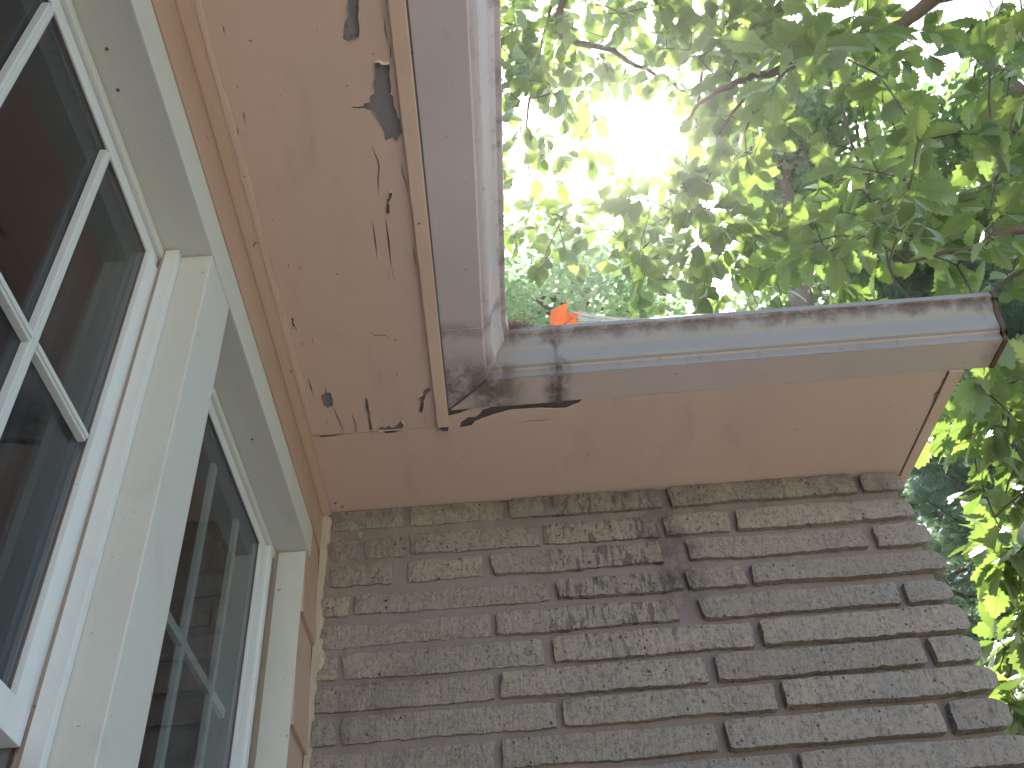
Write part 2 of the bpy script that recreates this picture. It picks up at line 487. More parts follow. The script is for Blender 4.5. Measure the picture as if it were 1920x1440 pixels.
# window casings
m = MB(); m.box(-0.3455, XC, -1.2, 1.279, ZH, 0.8945)
m.build('head_casing', M['casing'], house, bevel=0.0015)
m = MB(); m.box(-0.3455, XC - 0.0006, W1[1], W2[0], ZS, ZH - 0.0008)
m.build('mullion_post', M['casing'], house, bevel=0.0018)
m = MB(); m.box(-0.3455, XC - 0.004, W2[1], W2[1] + 0.0035, ZS, ZH - 0.0012)
m.build('side_casing', M['casing'], house, bevel=0.001)
m = MB(); m.box(-0.3455, XC, W1[0] - 0.08, W1[0], ZS, ZH - 0.0008)
m.build('side_casing', M['casing'], house, bevel=0.0018)
m = MB(); m.box(-0.3455, XC + 0.02, W1[0] - 0.1, W2[1] + 0.0035, ZS - 0.02, ZS)
m.build('window_sill', M['casing'], house, bevel=0.002)

def window(y0, y1, label, first):
    """double-hung: outer frame, upper sash with applied bars, lower sash set further in"""
    fr = MB()
    # head stop and frame
    fr.box(-0.3465, -0.3365, y0, y1, 0.8285, ZH - 0.0008)
    fr.box(-0.375, -0.3467, y0, y1, 0.8285, ZH + 0.01)
    w = fr.build('window', M['vinyl'], house, bevel=0.0008)
    tag(w, label)
    jl = MB(); jl.box(-0.375, -0.3467, y0, y0 + 0.012, ZS, 0.828); jl.build('jamb_liner', M['liner'], w)
    jl = MB(); jl.box(-0.375, -0.3467, y1 - 0.005, y1, ZS, 0.828); jl.box(-0.365, -0.356, y1 - 0.008, y1 - 0.0052, ZS, 0.828); jl.build('jamb_liner', M['liner'], w)
    sy1 = y1 - (0.006 if first else 0.020)
    # screen track strip on the far jamb
    if first:
        s = MB(); s.box(-0.3345, -0.3195, y1 - 0.0105, y1 - 0.0008, ZS, ZH - 0.001)
        s.build('track_strip', M['vinyl'], w, bevel=0.0008)
        s = MB(); s.box(-0.3378, -0.3347, y1 - 0.0095, y1 - 0.0008, ZS, ZH - 0.001)
        s.build('track', M['track'], w)
        st = (y1 - 0.0345, y1 - 0.0055)
    else:
        s = MB(); s.box(-0.3385, -0.331, y1 - 0.0025, y1 - 0.0008, ZS, ZH - 0.001)
        s.build('track', M['track'], w)
        s = MB(); s.box(-0.3460, -0.3335, y1 - 0.040, y1 - 0.027, ZS, ZH - 0.013)
        s.build('track_strip', M['vinyl'], w, bevel=0.0008)
        st = (y1 - 0.075, y1 - 0.0275)
    # upper sash
    zt, zbm = 0.8275, 0.2845
    gx = -0.3455
    def rail(name, *b):
        r = MB(); r.box(*b); return r.build(name, M['vinyl'], w, bevel=0.0008)
    rail('top_rail', -0.352, -0.3415, y0 + 0.012, y1 - 0.006, 0.8095, zt)
    rail('stile', -0.352, -0.3381, st[0], st[1], 0.3112, 0.8093)
    rail('stile', -0.352, -0.3385, y0 + 0.013, y0 + 0.045, 0.3112, 0.8093)
    rail('bottom_rail', -0.355, -0.3368, y0 + 0.014, (y1 - 0.0112) if first else st[1], zbm, 0.3108)
    p_ = MB(); p_.box(gx - 0.0025, gx, y0 + 0.044, st[0] + 0.001, 0.307, 0.811)
    p_.build('pane', M['glass'], w)
    gk = MB()                                   # dark gasket round the pane
    gk.box(gx, gx + 0.0022, st[0] - 0.0018, st[0] - 0.0002, 0.3085, 0.8093)
    gk.box(gx, gx + 0.0022, y0 + 0.0455, st[0] - 0.0018, 0.8077, 0.8093)
    gk.build('gasket', M['seal_line'], w)
    # bars: applied on the outside of window one, between the panes of window two
    ys = (0.5005, 0.357, 0.2135) if first else (1.114, 0.985, 0.860)
    yl, yr = y0 + 0.058, st[0] - 0.012
    zh = (0.545,)
    if first:
        xb, xf, bw = gx + 0.0004, gx + 0.0072, 0.0105
    else:
        xb, xf, bw = gx - 0.0165, gx - 0.0095, 0.0125
    for y in ys:
        b = MB()
        b.box(xb, xf, y - bw, y, 0.3205, 0.7985)
        if first:
            b.box(xf - 0.0002, xf + 0.0016, y - bw * 0.72, y - bw * 0.28, 0.3205, 0.7985)
        b.build('muntin', M['muntin'] if first else M['inner_bar'], w, bevel=0.0007)
    for z in zh:
        cuts = [yl] + sorted(ys) + [yr]
        for a, c in zip(cuts, cuts[1:]):
            c2 = c - bw if c in ys else c
            if c2 - a < 0.004: continue
            b = MB(); b.box(xb, xf, a + 0.0002, c2 - 0.0002, z - bw, z)
            if first: b.box(xf - 0.0002, xf + 0.0016, a + 0.0002, c2 - 0.0002, z - bw * 0.72, z - bw * 0.28)
            b.build('muntin', M['muntin'] if first else M['inner_bar'], w, bevel=0.0007)
    # lower sash, further in
    rail('stile', -0.374, -0.359, y0 + 0.013, y0 + 0.045, ZS + 0.01, zbm + 0.01)
    rail('bottom_rail', -0.374, -0.359, y0 + 0.045, y1 - 0.009, ZS + 0.005, ZS + 0.05)
    p_ = MB(); p_.box(-0.3675, -0.366, y0 + 0.045, y1 - 0.009, ZS + 0.05, zbm + 0.012)
    p_.build('pane', M['glass'], w)
    return w
window(*W1, 'double-hung window nearer the viewer with raised white bars on its glass', True)
window(*W2, 'window beside the brick wall with pale bars seen behind its glass', False)
# ------------------------------------------------------------------ soffits: a paint skin with flaked-off holes over grey plywood
def z3(L, ox, oy, s): return [(x / s + ox, y / s + oy) for x, y in L]
A_ = lambda L: z3(L, 560, 0, 2.88)
B_ = lambda L: z3(L, 540, 500, 2.88)
C_ = lambda L: z3(L, 0, 0, 2.0)
HOLES = [
    A_([(272, -60), (325, -60), (335, 100), (330, 205), (300, 214), (262, 226), (238, 215), (250, 110)]),
    A_([(490, 330), (497, 345), (493, 400), (503, 500), (515, 510), (525, 570), (545, 640), (553, 700), (570, 712), (540, 735),
        (530, 768), (505, 745), (480, 755), (468, 765), (462, 715), (435, 665), (410, 620), (385, 600), (355, 590), (315, 586), (272, 580),
        (340, 570), (350, 557), (383, 555), (385, 520), (410, 505), (405, 440), (415, 385), (412, 330), (430, 322), (460, 335)]),
    A_([(487, 1035), (508, 1028), (510, 1045), (497, 1070), (492, 1155), (470, 1155), (472, 1062), (487, 1062)]),
    C_([(862, 462), (870, 458), (878, 462), (895, 490), (893, 525), (885, 548), (896, 602), (880, 548), (868, 520)]),
    C_([(912, 668), (924, 680), (918, 718), (910, 705), (914, 690)]),
    B_([(175, 700), (200, 682), (204, 640), (210, 680), (230, 680), (250, 735), (245, 755), (210, 765), (190, 750)]),
    B_([(415, 700), (430, 720), (445, 800), (458, 880), (455, 905), (440, 890), (433, 800), (420, 760)]),
    B_([(475, 875), (510, 862), (520, 872), (545, 858), (560, 870), (600, 845), (612, 820), (632, 848), (620, 880), (560, 898), (520, 898)]),
    B_([(700, 700), (730, 680), (735, 665), (762, 652), (772, 668), (745, 690), (735, 740), (725, 795), (705, 780), (712, 740)]),
]
CRACKS = [
    A_([(395, 795), (425, 860), (435, 900), (428, 960), (430, 1050)]), A_([(555, 880), (560, 940), (575, 975), (590, 1040)]),
    A_([(400, 1200), (412, 1300), (425, 1400)]), A_([(470, 1190), (485, 1300), (500, 1440)]), A_([(490, 240), (498, 285), (493, 322)]),
    A_([(462, 100), (468, 170), (480, 230)]), A_([(617, 1330), (622, 1375), (635, 1440)]),
    B_([(247, 762), (270, 820), (305, 900)]), B_([(345, 800), (362, 845), (373, 905)]),
    B_([(430, 345), (470, 375), (520, 370), (550, 390)]), B_([(20, 290), (32, 320), (48, 345)]), B_([(108, 600), (122, 650), (134, 690)]),
    B_([(668, 850), (676, 885)]), B_([(95, 735), (110, 800), (125, 860), (132, 900)]), B_([(140, 905), (180, 915), (240, 910), (305, 907)]),
    B_([(330, 905), (350, 908)]), B_([(690, 690), (705, 770)]), B_([(738, 800), (742, 850)]), B_([(540, 20), (548, 80)]), B_([(560, 10), (578, 75)]),
    C_([(836, 380), (848, 430), (858, 455)]), C_([(920, 615), (928, 650), (930, 670)]), C_([(960, 840), (985, 825)]), C_([(985, 920), (992, 975)]),
    C_([(1100, 1190), (1095, 1240)]), C_([(1065, 1240), (1075, 1290)]), C_([(1015, 965), (1025, 1010)]), C_([(1130, 900), (1140, 930)]),
]
def crack_poly(L, w):
    n = len(L); left = []; right = []
    for k, (x, y) in enumerate(L):
        a = L[max(0, k - 1)]; b = L[min(n - 1, k + 1)]
        d = Vector((b[0] - a[0], b[1] - a[1])).normalized()
        ww = w * (0.25 if k in (0, n - 1) else rnd.uniform(0.7, 1.3))
        left.append((x - d.y * ww, y + d.x * ww)); right.append((x + d.y * ww, y - d.x * ww))
    return left + right[::-1]

def densify(P, jit, step=0.012):
    out = []
    for a, b in zip(P, P[1:] + P[:1]):
        va, vb = Vector(a), Vector(b)
        n = max(1, int((vb - va).length / step))
        for k in range(n):
            q = va.lerp(vb, k / n)
            j = jit if k else 0
            out.append((q.x + rnd.uniform(-j, j), q.y + rnd.uniform(-j, j)))
    return out

def skin(name, outline, holes, z, thick, mat, parent):
    """flat sheet with holes, thickened upwards"""
    bm = bmesh.new(); edges = []
    for loop in [outline] + holes:
        vs = [bm.verts.new(W(x, y, z)) for x, y in loop]
        for a, b in zip(vs, vs[1:] + vs[:1]): edges.append(bm.edges.new((a, b)))
    bmesh.ops.triangle_fill(bm, use_beauty=True, use_dissolve=False, edges=edges, normal=(0, 0, -1))
    bmesh.ops.recalc_face_normals(bm, faces=bm.faces)
    geom = bmesh.ops.extrude_face_region(bm, geom=list(bm.faces))
    for v in [e for e in geom['geom'] if isinstance(e, bmesh.types.BMVert)]: v.co.z += thick * S
    bmesh.ops.recalc_face_normals(bm, faces=bm.faces)
    me = bpy.data.meshes.new(name); bm.to_mesh(me); bm.free(); me.materials.append(mat)
    return link(bpy.data.objects.new(name, me), parent)

def to_plane(L, z):
    return [on_z(x, y, z)[:2] for x, y in L]

JY = 1.165
ZSOF = 0.9992
holes = [densify(to_plane(h, ZSOF), 0.0006, 0.006) for h in HOLES] + [to_plane(crack_poly(c, 1.7), ZSOF) for c in CRACKS]
for k in range(46):                               # short splits along the wall side and the open end of the board
    if k < 34: cx, cy = -0.252 + abs(rnd.gauss(0, 0.012)), 0.46 + 0.68 * rnd.random() ** 0.7
    else: cx, cy = rnd.uniform(-0.23, -0.08), rnd.uniform(0.95, 1.14)
    L = rnd.uniform(0.004, 0.022); w_ = rnd.uniform(0.0004, 0.0010); j = lambda: rnd.uniform(-0.0016, 0.0016)
    if any(abs(cx - q[0]) < 0.008 and abs(cy - q[1]) < L + 0.012 for h in holes for q in h): continue
    a_, b_, c_ = (cx + j(), cy - L / 2), (cx + j(), cy + j()), (cx + j(), cy + L / 2)
    holes.append([a_, (b_[0] + w_, b_[1]), c_, (b_[0] - w_, b_[1])])
left_out = [(-0.29, -1.5), (-0.0505, -1.5), (-0.0505, JY - 0.0012)]
n = 40
for k in range(1, n):
    x = -0.0505 + (-0.29 + 0.0505) * k / n
    left_out.append((x, JY - 0.0010 + 0.0006 * noise.noise((x * 40, 0, 0))))
left_out.append((-0.29, JY - 0.001))
sof = skin('soffit_board', left_out, holes, ZSOF, 0.0016, M['soffit'], house)
tag(sof, 'peeling peach soffit board along the windows with bare grey patches')
m = MB(); m.box(-0.30, XE, -1.5, JY + 0.01, 1.0020, 1.012)
m.build('plywood', M['bare'], sof)
# curled flakes hanging at the edges of the bare patches
for hi in (0, 1, 1, 2, 5, 6, 7, 8, 8):
    P = to_plane(HOLES[hi], ZSOF); k = rnd.randrange(len(P))
    a = Vector(P[k]); b = Vector(P[(k + 1) % len(P)]); c = (a + b) / 2
    cen = sum((Vector(q) for q in P), Vector((0, 0))) / len(P)
    inn = (cen - c).normalized()
    f_ = MB()
    L = min(0.012, (b - a).length); d = (b - a).normalized()
    p0 = c - d * L * 0.5; p1 = c + d * L * 0.5; tip = c + inn * rnd.uniform(0.003, 0.007)
    dz = rnd.uniform(0.002, 0.005)
    f_.loft([[(p0.x, p0.y, ZSOF), (p1.x, p1.y, ZSOF), (tip.x, tip.y, ZSOF - dz)],
             [(p0.x, p0.y, ZSOF + 0.0006), (p1.x, p1.y, ZSOF + 0.0006), (tip.x, tip.y, ZSOF - dz + 0.0004)]])
    f_.build('paint_flake', M['soffit'], sof)

# lifted, curling rims of old paint round the bare patches
for hi, H_ in enumerate(holes[:len(HOLES)]):
    P = [Vector(q) for q in H_]; n = len(P)
    if n < 5: continue
    cen = sum(P, Vector((0, 0))) / n
    fl = MB(); on = False; run = []
    for k in range(n + 1):
        if k % 3 == 0: on = rnd.random() < 0.6
        q = P[k % n]; inn = (cen - q); inn = inn.normalized() if inn.length > 1e-6 else Vector((0, 0))
        if on:
            L = rnd.uniform(0.0008, 0.0028); dz = rnd.uniform(0.0008, 0.0032)
            run.append([(q.x, q.y, ZSOF - 0.0002), (q.x + inn.x * L, q.y + inn.y * L, ZSOF - dz), (q.x + inn.x * L * 1.1, q.y + inn.y * L * 1.1, ZSOF - dz + 0.0005), (q.x + inn.x * 0.0003, q.y + inn.y * 0.0003, ZSOF + 0.0005)])
        if (not on or k == n) and run:
            if len(run) > 1: fl.loft(run)
            run = []
    if fl.f: fl.build('paint_flake', M['batten'], sof)

# right soffit
GAP = B_([(925, 870), (935, 838), (975, 812), (1010, 812), (1035, 795), (1050, 772), (1110, 755), (1180, 742), (1300, 732), (1480, 712),
          (1600, 700), (1595, 712), (1570, 735), (1500, 765), (1440, 768), (1350, 765), (1270, 770), (1200, 775), (1100, 803), (1010, 835), (992, 860)])
CR2 = [B_([(1210, 850), (1300, 835), (1360, 832), (1450, 824)]), z3([(1535, 450), (1560, 490), (1562, 520), (1530, 560), (1520, 590)], 1100, 500, 2.3415),
       z3([(275, 622), (300, 612), (328, 600)], 1100, 500, 2.3415), z3([(1500, 548), (1590, 545)], 1100, 500, 2.3415),
       z3([(1562, 520), (1600, 518), (1640, 515)], 1100, 500, 2.3415), z3([(280, 550), (360, 512)], 1100, 500, 2.3415),
       B_([(980, 1245), (1010, 1250)])]
main_h = [densify(to_plane(GAP, ZSOF), 0.0007, 0.006)]
right_out = [(-0.0500, JY + 0.0006), (-0.0500, 1.1395)]
right_out += [(-0.030, 1.1335), (0.0, 1.1195), (0.772, 1.1065), (0.772, YB + 0.03)]
for k in range(1, 70):
    x = 0.772 + (-0.29 - 0.772) * k / 70
    right_out.append((x, YB + 0.03))
right_out += [(-0.29, YB + 0.03), (-0.29, JY + 0.0006)]
for k in range(1, 30):
    x = -0.29 + 0.24 * k / 30
    right_out.append((x, JY + 0.0006 + 0.0006 * noise.noise((x * 40, 0, 0))))
cr2 = [to_plane(crack_poly(c, 1.2), ZSOF) for c in CR2]
sof2 = skin('soffit_board', right_out, main_h + cr2, ZSOF, 0.0016, M['soffit'], house)
tag(sof2, 'peach soffit board above the brick wall, torn open beside the gutter corner')
m = MB(); m.box(XE + 0.003, 0.772, YE - 0.012, YB + 0.03, 1.0040, 1.02)
m.box(-0.29, XE + 0.0027, JY + 0.0112, YB + 0.03, 1.0020, 1.012)
m.build('plywood', M['rot'], sof2)
# thin trim line along the right soffit
m = MB(); rings = []
for k in range(41):
    x = 0.186 + (0.768 - 0.186) * k / 40
    e = 1.153 + 0.0006 * noise.noise((x * 20, 1, 0))
    y_ = 1.1230 - 0.0135 * (x + 0.05) / 0.85; rings.append([(x, y_, ZSOF - 0.0008), (x, e - 0.001, ZSOF - 0.0008), (x, e, ZSOF + 0.0002), (x, y_, ZSOF + 0.0002)])
m.loft(rings)
m.build('soffit_trim', M['soffit'], house)

# batten along the left fascia, ragged and rotten at its end
m = MB(); rings = []
for i in range(100):
    y = -1.5 + (1.157 + 1.5) * i / 99
    r_ = 0.0008 * noise.noise((y * 25, 5, 0)) + (0.0016 * noise.noise((y * 60, 8, 0)) if y > 0.85 else 0)
    lx = -0.0690 + r_
    rings.append([(lx, y, ZSOF - 0.0002), (lx + 0.001, y, ZSOF - 0.0065), (lx + 0.002, y, ZSOF - 0.0072),
                  (-0.0505, y, ZSOF - 0.0072), (-0.0492, y, ZSOF - 0.0065), (-0.0490, y, ZSOF - 0.0002)])
m.loft(rings)
bat = m.build('soffit_batten', M['batten'], house)
m = MB()
m.loft([[(-0.0675, 1.1572, ZSOF - 0.0002), (-0.0655, 1.1572, ZSOF - 0.0068), (-0.050, 1.1572, ZSOF - 0.0068), (-0.0495, 1.1572, ZSOF - 0.0002)],
        [(-0.0655, 1.163, ZSOF - 0.0002), (-0.062, 1.168, ZSOF - 0.0045), (-0.052, 1.170, ZSOF - 0.005), (-0.0495, 1.164, ZSOF - 0.0002)]])
m.build('rotten_end', M['rot'], bat)

# fascias and rake
m = MB(); m.box(XE - 0.006, XE - 0.0012, -1.5, YE + 0.004, 1.0005 + 0.003, 1.085); m.build('fascia_board', M['fascia'], house)
m = MB(); m.loft([[(x, YE - 0.0135 * (x + 0.05) / 0.85 + dy, z) for dy, z in ((0.0015, 1.0215), (0.01, 1.0215), (0.01, 1.083), (0.0015, 1.083))] for x in (XE - 0.0012, 0.7735)]); m.build('fascia_board', M['fascia'], house)
m = MB()
m.loft([[(0.7745, 1.1095, 0.9965), (0.7985, 1.1095, 0.9965), (0.7985, 1.1095, 1.075), (0.7745, 1.1095, 1.075)],
        [(0.7745, 1.46, 0.9965), (0.7905, 1.46, 0.9965), (0.7905, 1.46, 1.2), (0.7745, 1.46, 1.2)],
        [(0.7745, 3.0, 0.9965), (0.7905, 3.0, 0.9965), (0.7905, 3.0, 1.75), (0.7745, 3.0, 1.75)]])
m.build('rake_board', M['soffit'], house, bevel=0.0015)
m = MB(); m.box(0.7722, 0.7744, 1.1240, YB + 0.03, 0.9990, 1.02); m.build('rake_joint', M['rot'], house)

# roof planes meeting in a valley
RS = 0.36
def roof_plane(pts, mat):
    r = MB()
    lo = [(x, y, z) for x, y, z in pts]; hi = [(x, y, z + 0.02) for x, y, z in pts]
    r.loft([lo, hi]); return r.build('roof', mat, house)
zr = 1.084
roof_plane([(-0.020, -3.2, zr), (-0.020, 1.096, zr), (-3.5, 1.096 + 3.48, zr + 3.48 * RS), (-3.5, -3.2, zr + 3.48 * RS)], M['shingle'])
roof_plane([(-0.0195, 1.0965, zr), (0.80, 1.0965, zr), (0.80, 4.576, zr + 3.48 * RS), (-3.4995, 4.576, zr + 3.48 * RS)], M['shingle'])

# ------------------------------------------------------------------ gutters
PROF = [(0.0, 0.0), (0.0625, 0.0), (0.0640, 0.0010), (0.0645, 0.0030), (0.0642, 0.0125), (0.0650, 0.0140), (0.0700, 0.0152), (0.0745, 0.0180), (0.0772, 0.0225),
        (0.0785, 0.0290), (0.0795, 0.0360), (0.0815, 0.0430), (0.0860, 0.0500), (0.0915, 0.0555), (0.0940, 0.0605), (0.0943, 0.0655), (0.0955, 0.0670), (0.1020, 0.0675),
        (0.1030, 0.0690), (0.1030, 0.0775), (0.1015, 0.0790)]
def offset(P, d):
    out = []
    for k, (u, w) in enumerate(P):
        a = P[max(0, k - 1)]; b = P[min(len(P) - 1, k + 1)]
        t = Vector((b[0] - a[0], b[1] - a[1])).normalized()
        out.append((u + t.y * d, w - t.x * d))
    return out
def shell(P, d): return P + list(reversed(offset(P, -d)))
RP = shell(PROF, 0.0011)
Y_SEAM, X_SEAM = 0.951, 0.129
LZ = 1.0005
def lz(y): return LZ
def rz(x): return 0.9972 + 0.0012 * (x + 0.05) / 0.85
def ye(x): return YE - 0.0135 * (x + 0.05) / 0.85
ru = lambda u: u * (0.93 if u > 0.07 else 1.0) if u <= 0.0645 else 0.0645 + (u - 0.0645) * 0.80
lu = lambda u: u if u <= 0.0645 else 0.0645 + (u - 0.0645) * 1.02
def left_ring(P, y): return [(XE + lu(u) + (0.55 - min(max(y, 0.3), 1.0)) * 0.010 * (u / 0.1), y, lz(y) + w) for u, w in P]
def right_ring(P, x): return [(x, ye(x) - ru(u), rz(x) + w) for u, w in P]
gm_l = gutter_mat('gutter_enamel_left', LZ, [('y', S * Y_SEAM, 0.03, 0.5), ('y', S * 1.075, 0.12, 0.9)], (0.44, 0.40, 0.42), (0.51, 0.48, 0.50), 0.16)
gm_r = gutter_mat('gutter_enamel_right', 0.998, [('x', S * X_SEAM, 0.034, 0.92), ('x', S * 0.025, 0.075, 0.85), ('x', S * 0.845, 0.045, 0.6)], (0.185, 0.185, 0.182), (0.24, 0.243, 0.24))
gm_rb = gutter_mat('gutter_underside_lightened', 0.998, [('x', S * X_SEAM, 0.034, 0.92), ('x', S * 0.025, 0.085, 0.95), ('x', S * 0.845, 0.045, 0.6)], (0.43, 0.375, 0.345), (0.51, 0.455, 0.42))
def under(o, mat):                               # underside paint, lightened to stand in for bounced light
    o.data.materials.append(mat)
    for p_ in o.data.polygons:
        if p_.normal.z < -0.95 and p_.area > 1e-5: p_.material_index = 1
m = MB()
m.loft([left_ring(RP, y) for y in [-1.5 + k * 0.25 for k in range(10)] + [Y_SEAM]])
gl = m.build('gutter', gm_l, house)
tag(gl, 'white gutter along the window side, seen from below')
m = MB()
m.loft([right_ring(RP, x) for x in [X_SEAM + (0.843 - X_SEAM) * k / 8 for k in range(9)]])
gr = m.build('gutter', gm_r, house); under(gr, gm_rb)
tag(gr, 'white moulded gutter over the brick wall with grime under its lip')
# end cap
m = MB()
cap = offset(PROF, 0.0012) + [(0.0, 0.079)]
m.loft([right_ring(cap, 0.8435), right_ring(cap, 0.8465)])
m.build('end_cap', M['caulk'] if False else gm_r, gr, bevel=0.0006)
m = MB()
rim = offset(PROF, 0.0024) + list(reversed(offset(PROF, 0.0)))
m.loft([right_ring(rim, 0.8395), right_ring(rim, 0.8475)])
m.build('end_cap_rim', M['rust'], gr)
# mitred corner piece, slipped over both runs
CP = shell(offset(PROF, 0.0012), 0.0012)
m = MB()
m.loft([left_ring(CP, Y_SEAM - 0.004), left_ring(CP, 1.0),
        [(XE + lu(u), ye(XE) - ru(u), p[2] - 0.001) for p, (u, w) in zip(left_ring(CP, 1.05), CP)]])
gc = m.build('gutter_corner', gm_l, house)
tag(gc, 'soot-stained mitred corner piece joining the two gutters')
m = MB()
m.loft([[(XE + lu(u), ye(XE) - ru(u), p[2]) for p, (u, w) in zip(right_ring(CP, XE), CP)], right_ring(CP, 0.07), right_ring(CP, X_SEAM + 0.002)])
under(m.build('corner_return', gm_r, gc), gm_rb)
# seam sealants: along the mitre and at the strap
m = MB()
sp_ = shell(offset(PROF[:17], 0.0026), 0.0016)
m.loft([right_ring(sp_, X_SEAM + 0.0005), right_ring(sp_, X_SEAM + 0.0065)])
m.build('seam_strap', gm_r, gc)
m = MB()
mp = []
for k in range(13):
    t = k / 12
    u = 0.0645 * t
    mp.append(W(XE + u, YE - u, 0.9965 + 0.003 - 0.0022 - 0.0005 * rnd.random()) )
mb2 = MB(True); mb2.tube(mp, [0.0018 + 0.0014 * rnd.random() for _ in mp], 6)
mb2.build('seam_sealant', M['sealant'], gc)

# ------------------------------------------------------------------ brick wall
YF = 1.372
def brick_mesh(x0, x1, z0, z1, yf, depth, seed, ragged=1.0, corner=False):
    """rough split-face brick as a loft along x; returns verts (layout) and faces"""
    nx = max(6, int((x1 - x0) / 0.007)); nf = 7
    rings = []
    for i in range(nx + 1):
        t = i / nx; x = x0 + (x1 - x0) * t
        e = min(i, nx - i)
        ins = 0.0014 if e == 0 else 0
        if corner and nx - i < 5: ins += 0.0085 * (1 - (nx - i) / 5) ** 2.2
        zl = z0 - 0.0022 + ins + ragged * (0.0034 * noise.noise((x * 9, seed * 3.1, 0.3)) + 0.0018 * noise.noise((x * 55, seed, 0)) + 0.0020 * noise.noise((x * 130, seed, 2)))
        zh = z1 + 0.0012 - ins + ragged * (0.0022 * noise.noise((x * 8, seed * 2.3, 7)) + 0.0010 * noise.noise((x * 60, seed, 9)))
        ring = [(x, yf + depth, zl), ]
        for j in range(nf + 1):
            s = j / nf; z = zl + (zh - zl) * s
            edge = min(s, 1 - s)
            yy = yf + (0.0013 + 0.0016 * noise.noise((x * 110, seed, s * 5)) if edge == 0 else 0) + ins * 1.3
            yy += ragged * (0.0030 * noise.noise((x * 14, z * 30, seed)) + 0.0022 * noise.noise((x * 70, z * 45, seed)) + 0.0016 * noise.noise((x * 150, z * 120, seed)))
            xx = x
            if e <= 1:
                sl = 0.006 * noise.noise((seed * 5.7, 3.0 if i < 2 else 8.0, 0.0))
                xx += ((s - 0.5) * 2 * sl + 0.0022 * noise.noise((z * 110, seed, 4))) * ragged * (1 if e == 0 else 0.6)
            ring.append((xx, yy, z))
        ring.append((x, yf + depth, zh))
        rings.append(ring)
    return rings

brick_wall_mb = MB()
# mortar body with a gently uneven face
nx, nz = 90, 60
grid = []
for i in range(nx + 1):
    col = []
    for j in range(nz + 1):
        x = -0.288 + (0.752 + 0.288) * i / nx; z = 0.40 + (0.9985 - 0.40) * j / nz
        rec = 0.0016 * noise.noise((x * 12, z * 25, 1)) + 0.0010 * noise.noise((x * 50, z * 60, 1))
        lean = 0.006 * max(0.0, (x + 0.05)) 
        col.append(brick_wall_mb.pt((x, YB - 0.009 + rec + lean, z)))
    grid.append(col)
for i in range(nx):
    for j in range(nz):
        brick_wall_mb.f.append([grid[i][j], grid[i + 1][j], grid[i + 1][j + 1], grid[i][j + 1]])
brick_wall_mb.box(-0.288, 0.752, YB + 0.004, YB + 0.12, GZ, 0.9985)
brick_wall_mb.box(-0.288, 0.752, YB - 0.006, YB + 0.0035, GZ, 0.3995)
bw = brick_wall_mb.build('brick_wall', M['mortar'], house, smooth=True)
tag(bw, 'grey split-face brick wall with recessed mortar under the soffit')
COURSES = [
    (0.9580, 0.9948, [(-0.271, -0.143), (-0.133, 0.034), (0.044, 0.318), (0.335, 0.676), (0.690, 0.776)]),
    (0.8970, 0.9345, [(-0.271, -0.224), (-0.214, -0.143), (-0.133, 0.092), (0.101, 0.305), (0.315, 0.430), (0.444, 0.771)]),
    (0.8430, 0.8800, [(-0.271, -0.165), (-0.138, -0.010), (0.006, 0.302), (0.346, 0.656), (0.676, 0.782)]),
    (0.7880, 0.8200, [(-0.284, -0.236), (-0.226, 0.098), (0.112, 0.323), (0.332, 0.430), (0.443, 0.775)]),
    (0.7310, 0.7665, [(-0.282, -0.002), (0.007, 0.306), (0.344, 0.674), (0.687, 0.766)]),
    (0.6755, 0.7150, [(-0.285, -0.248), (-0.240, 0.078), (0.095, 0.416), (0.431, 0.775)]),
    (0.6240, 0.6620, [(-0.279, -0.004), (0.008, 0.328), (0.345, 0.675), (0.690, 0.768)]),
    (0.5725, 0.6095, [(-0.282, -0.247), (-0.238, 0.087), (0.099, 0.424), (0.438, 0.779)]),
    (0.5160, 0.5555, [(-0.282, -0.010), (0.003, 0.321), (0.337, 0.662), (0.678, 0.774)]),
    (0.4620, 0.5000, [(-0.282, -0.170), (-0.158, 0.110), (0.122, 0.420), (0.434, 0.778)]),
    (0.4080, 0.4460, [(-0.282, -0.020), (-0.006, 0.300), (0.314, 0.640), (0.655, 0.772)]),
]
sd = 0
for ci, (z0, z1, row) in enumerate(COURSES):
    for bi, (x0, x1) in enumerate(row):
        sd += 1
        xm = (x0 + x1) / 2
        right = min(max((xm + 0.15) / 0.7, 0), 1)
        low = min(max((0.95 - z0) / 0.35, 0), 1)
        yf = YF + 0.003 - 0.0040 * right - 0.007 * low * right - 0.002 * low + rnd.uniform(-0.0015, 0.0015)
        last = bi == len(row) - 1
        jx1 = x1 + (rnd.uniform(-0.006, 0.006) if last else 0)
        r_ = brick_mesh(x0, jx1, z0, z1, yf, 0.03 if not last else 0.13, sd * 1.7, 1.0, last)
        b = MB(); b.loft(r_)
        o = b.build('brick', M['brick'], None)
        scene.collection.objects.unlink(o)
        c = W(xm, YF, (z0 + z1) / 2)
        for v in o.data.vertices: v.co -= c
        o.data.polygons.foreach_set('use_smooth', [len(p.vertices) == 4 for p in o.data.polygons])
        o.data.set_sharp_from_angle(angle=math.radians(38))
        scene.collection.objects.link(o)
        o.parent = bw
        o.matrix_parent_inverse = Matrix.Identity(4)
        o.location = c
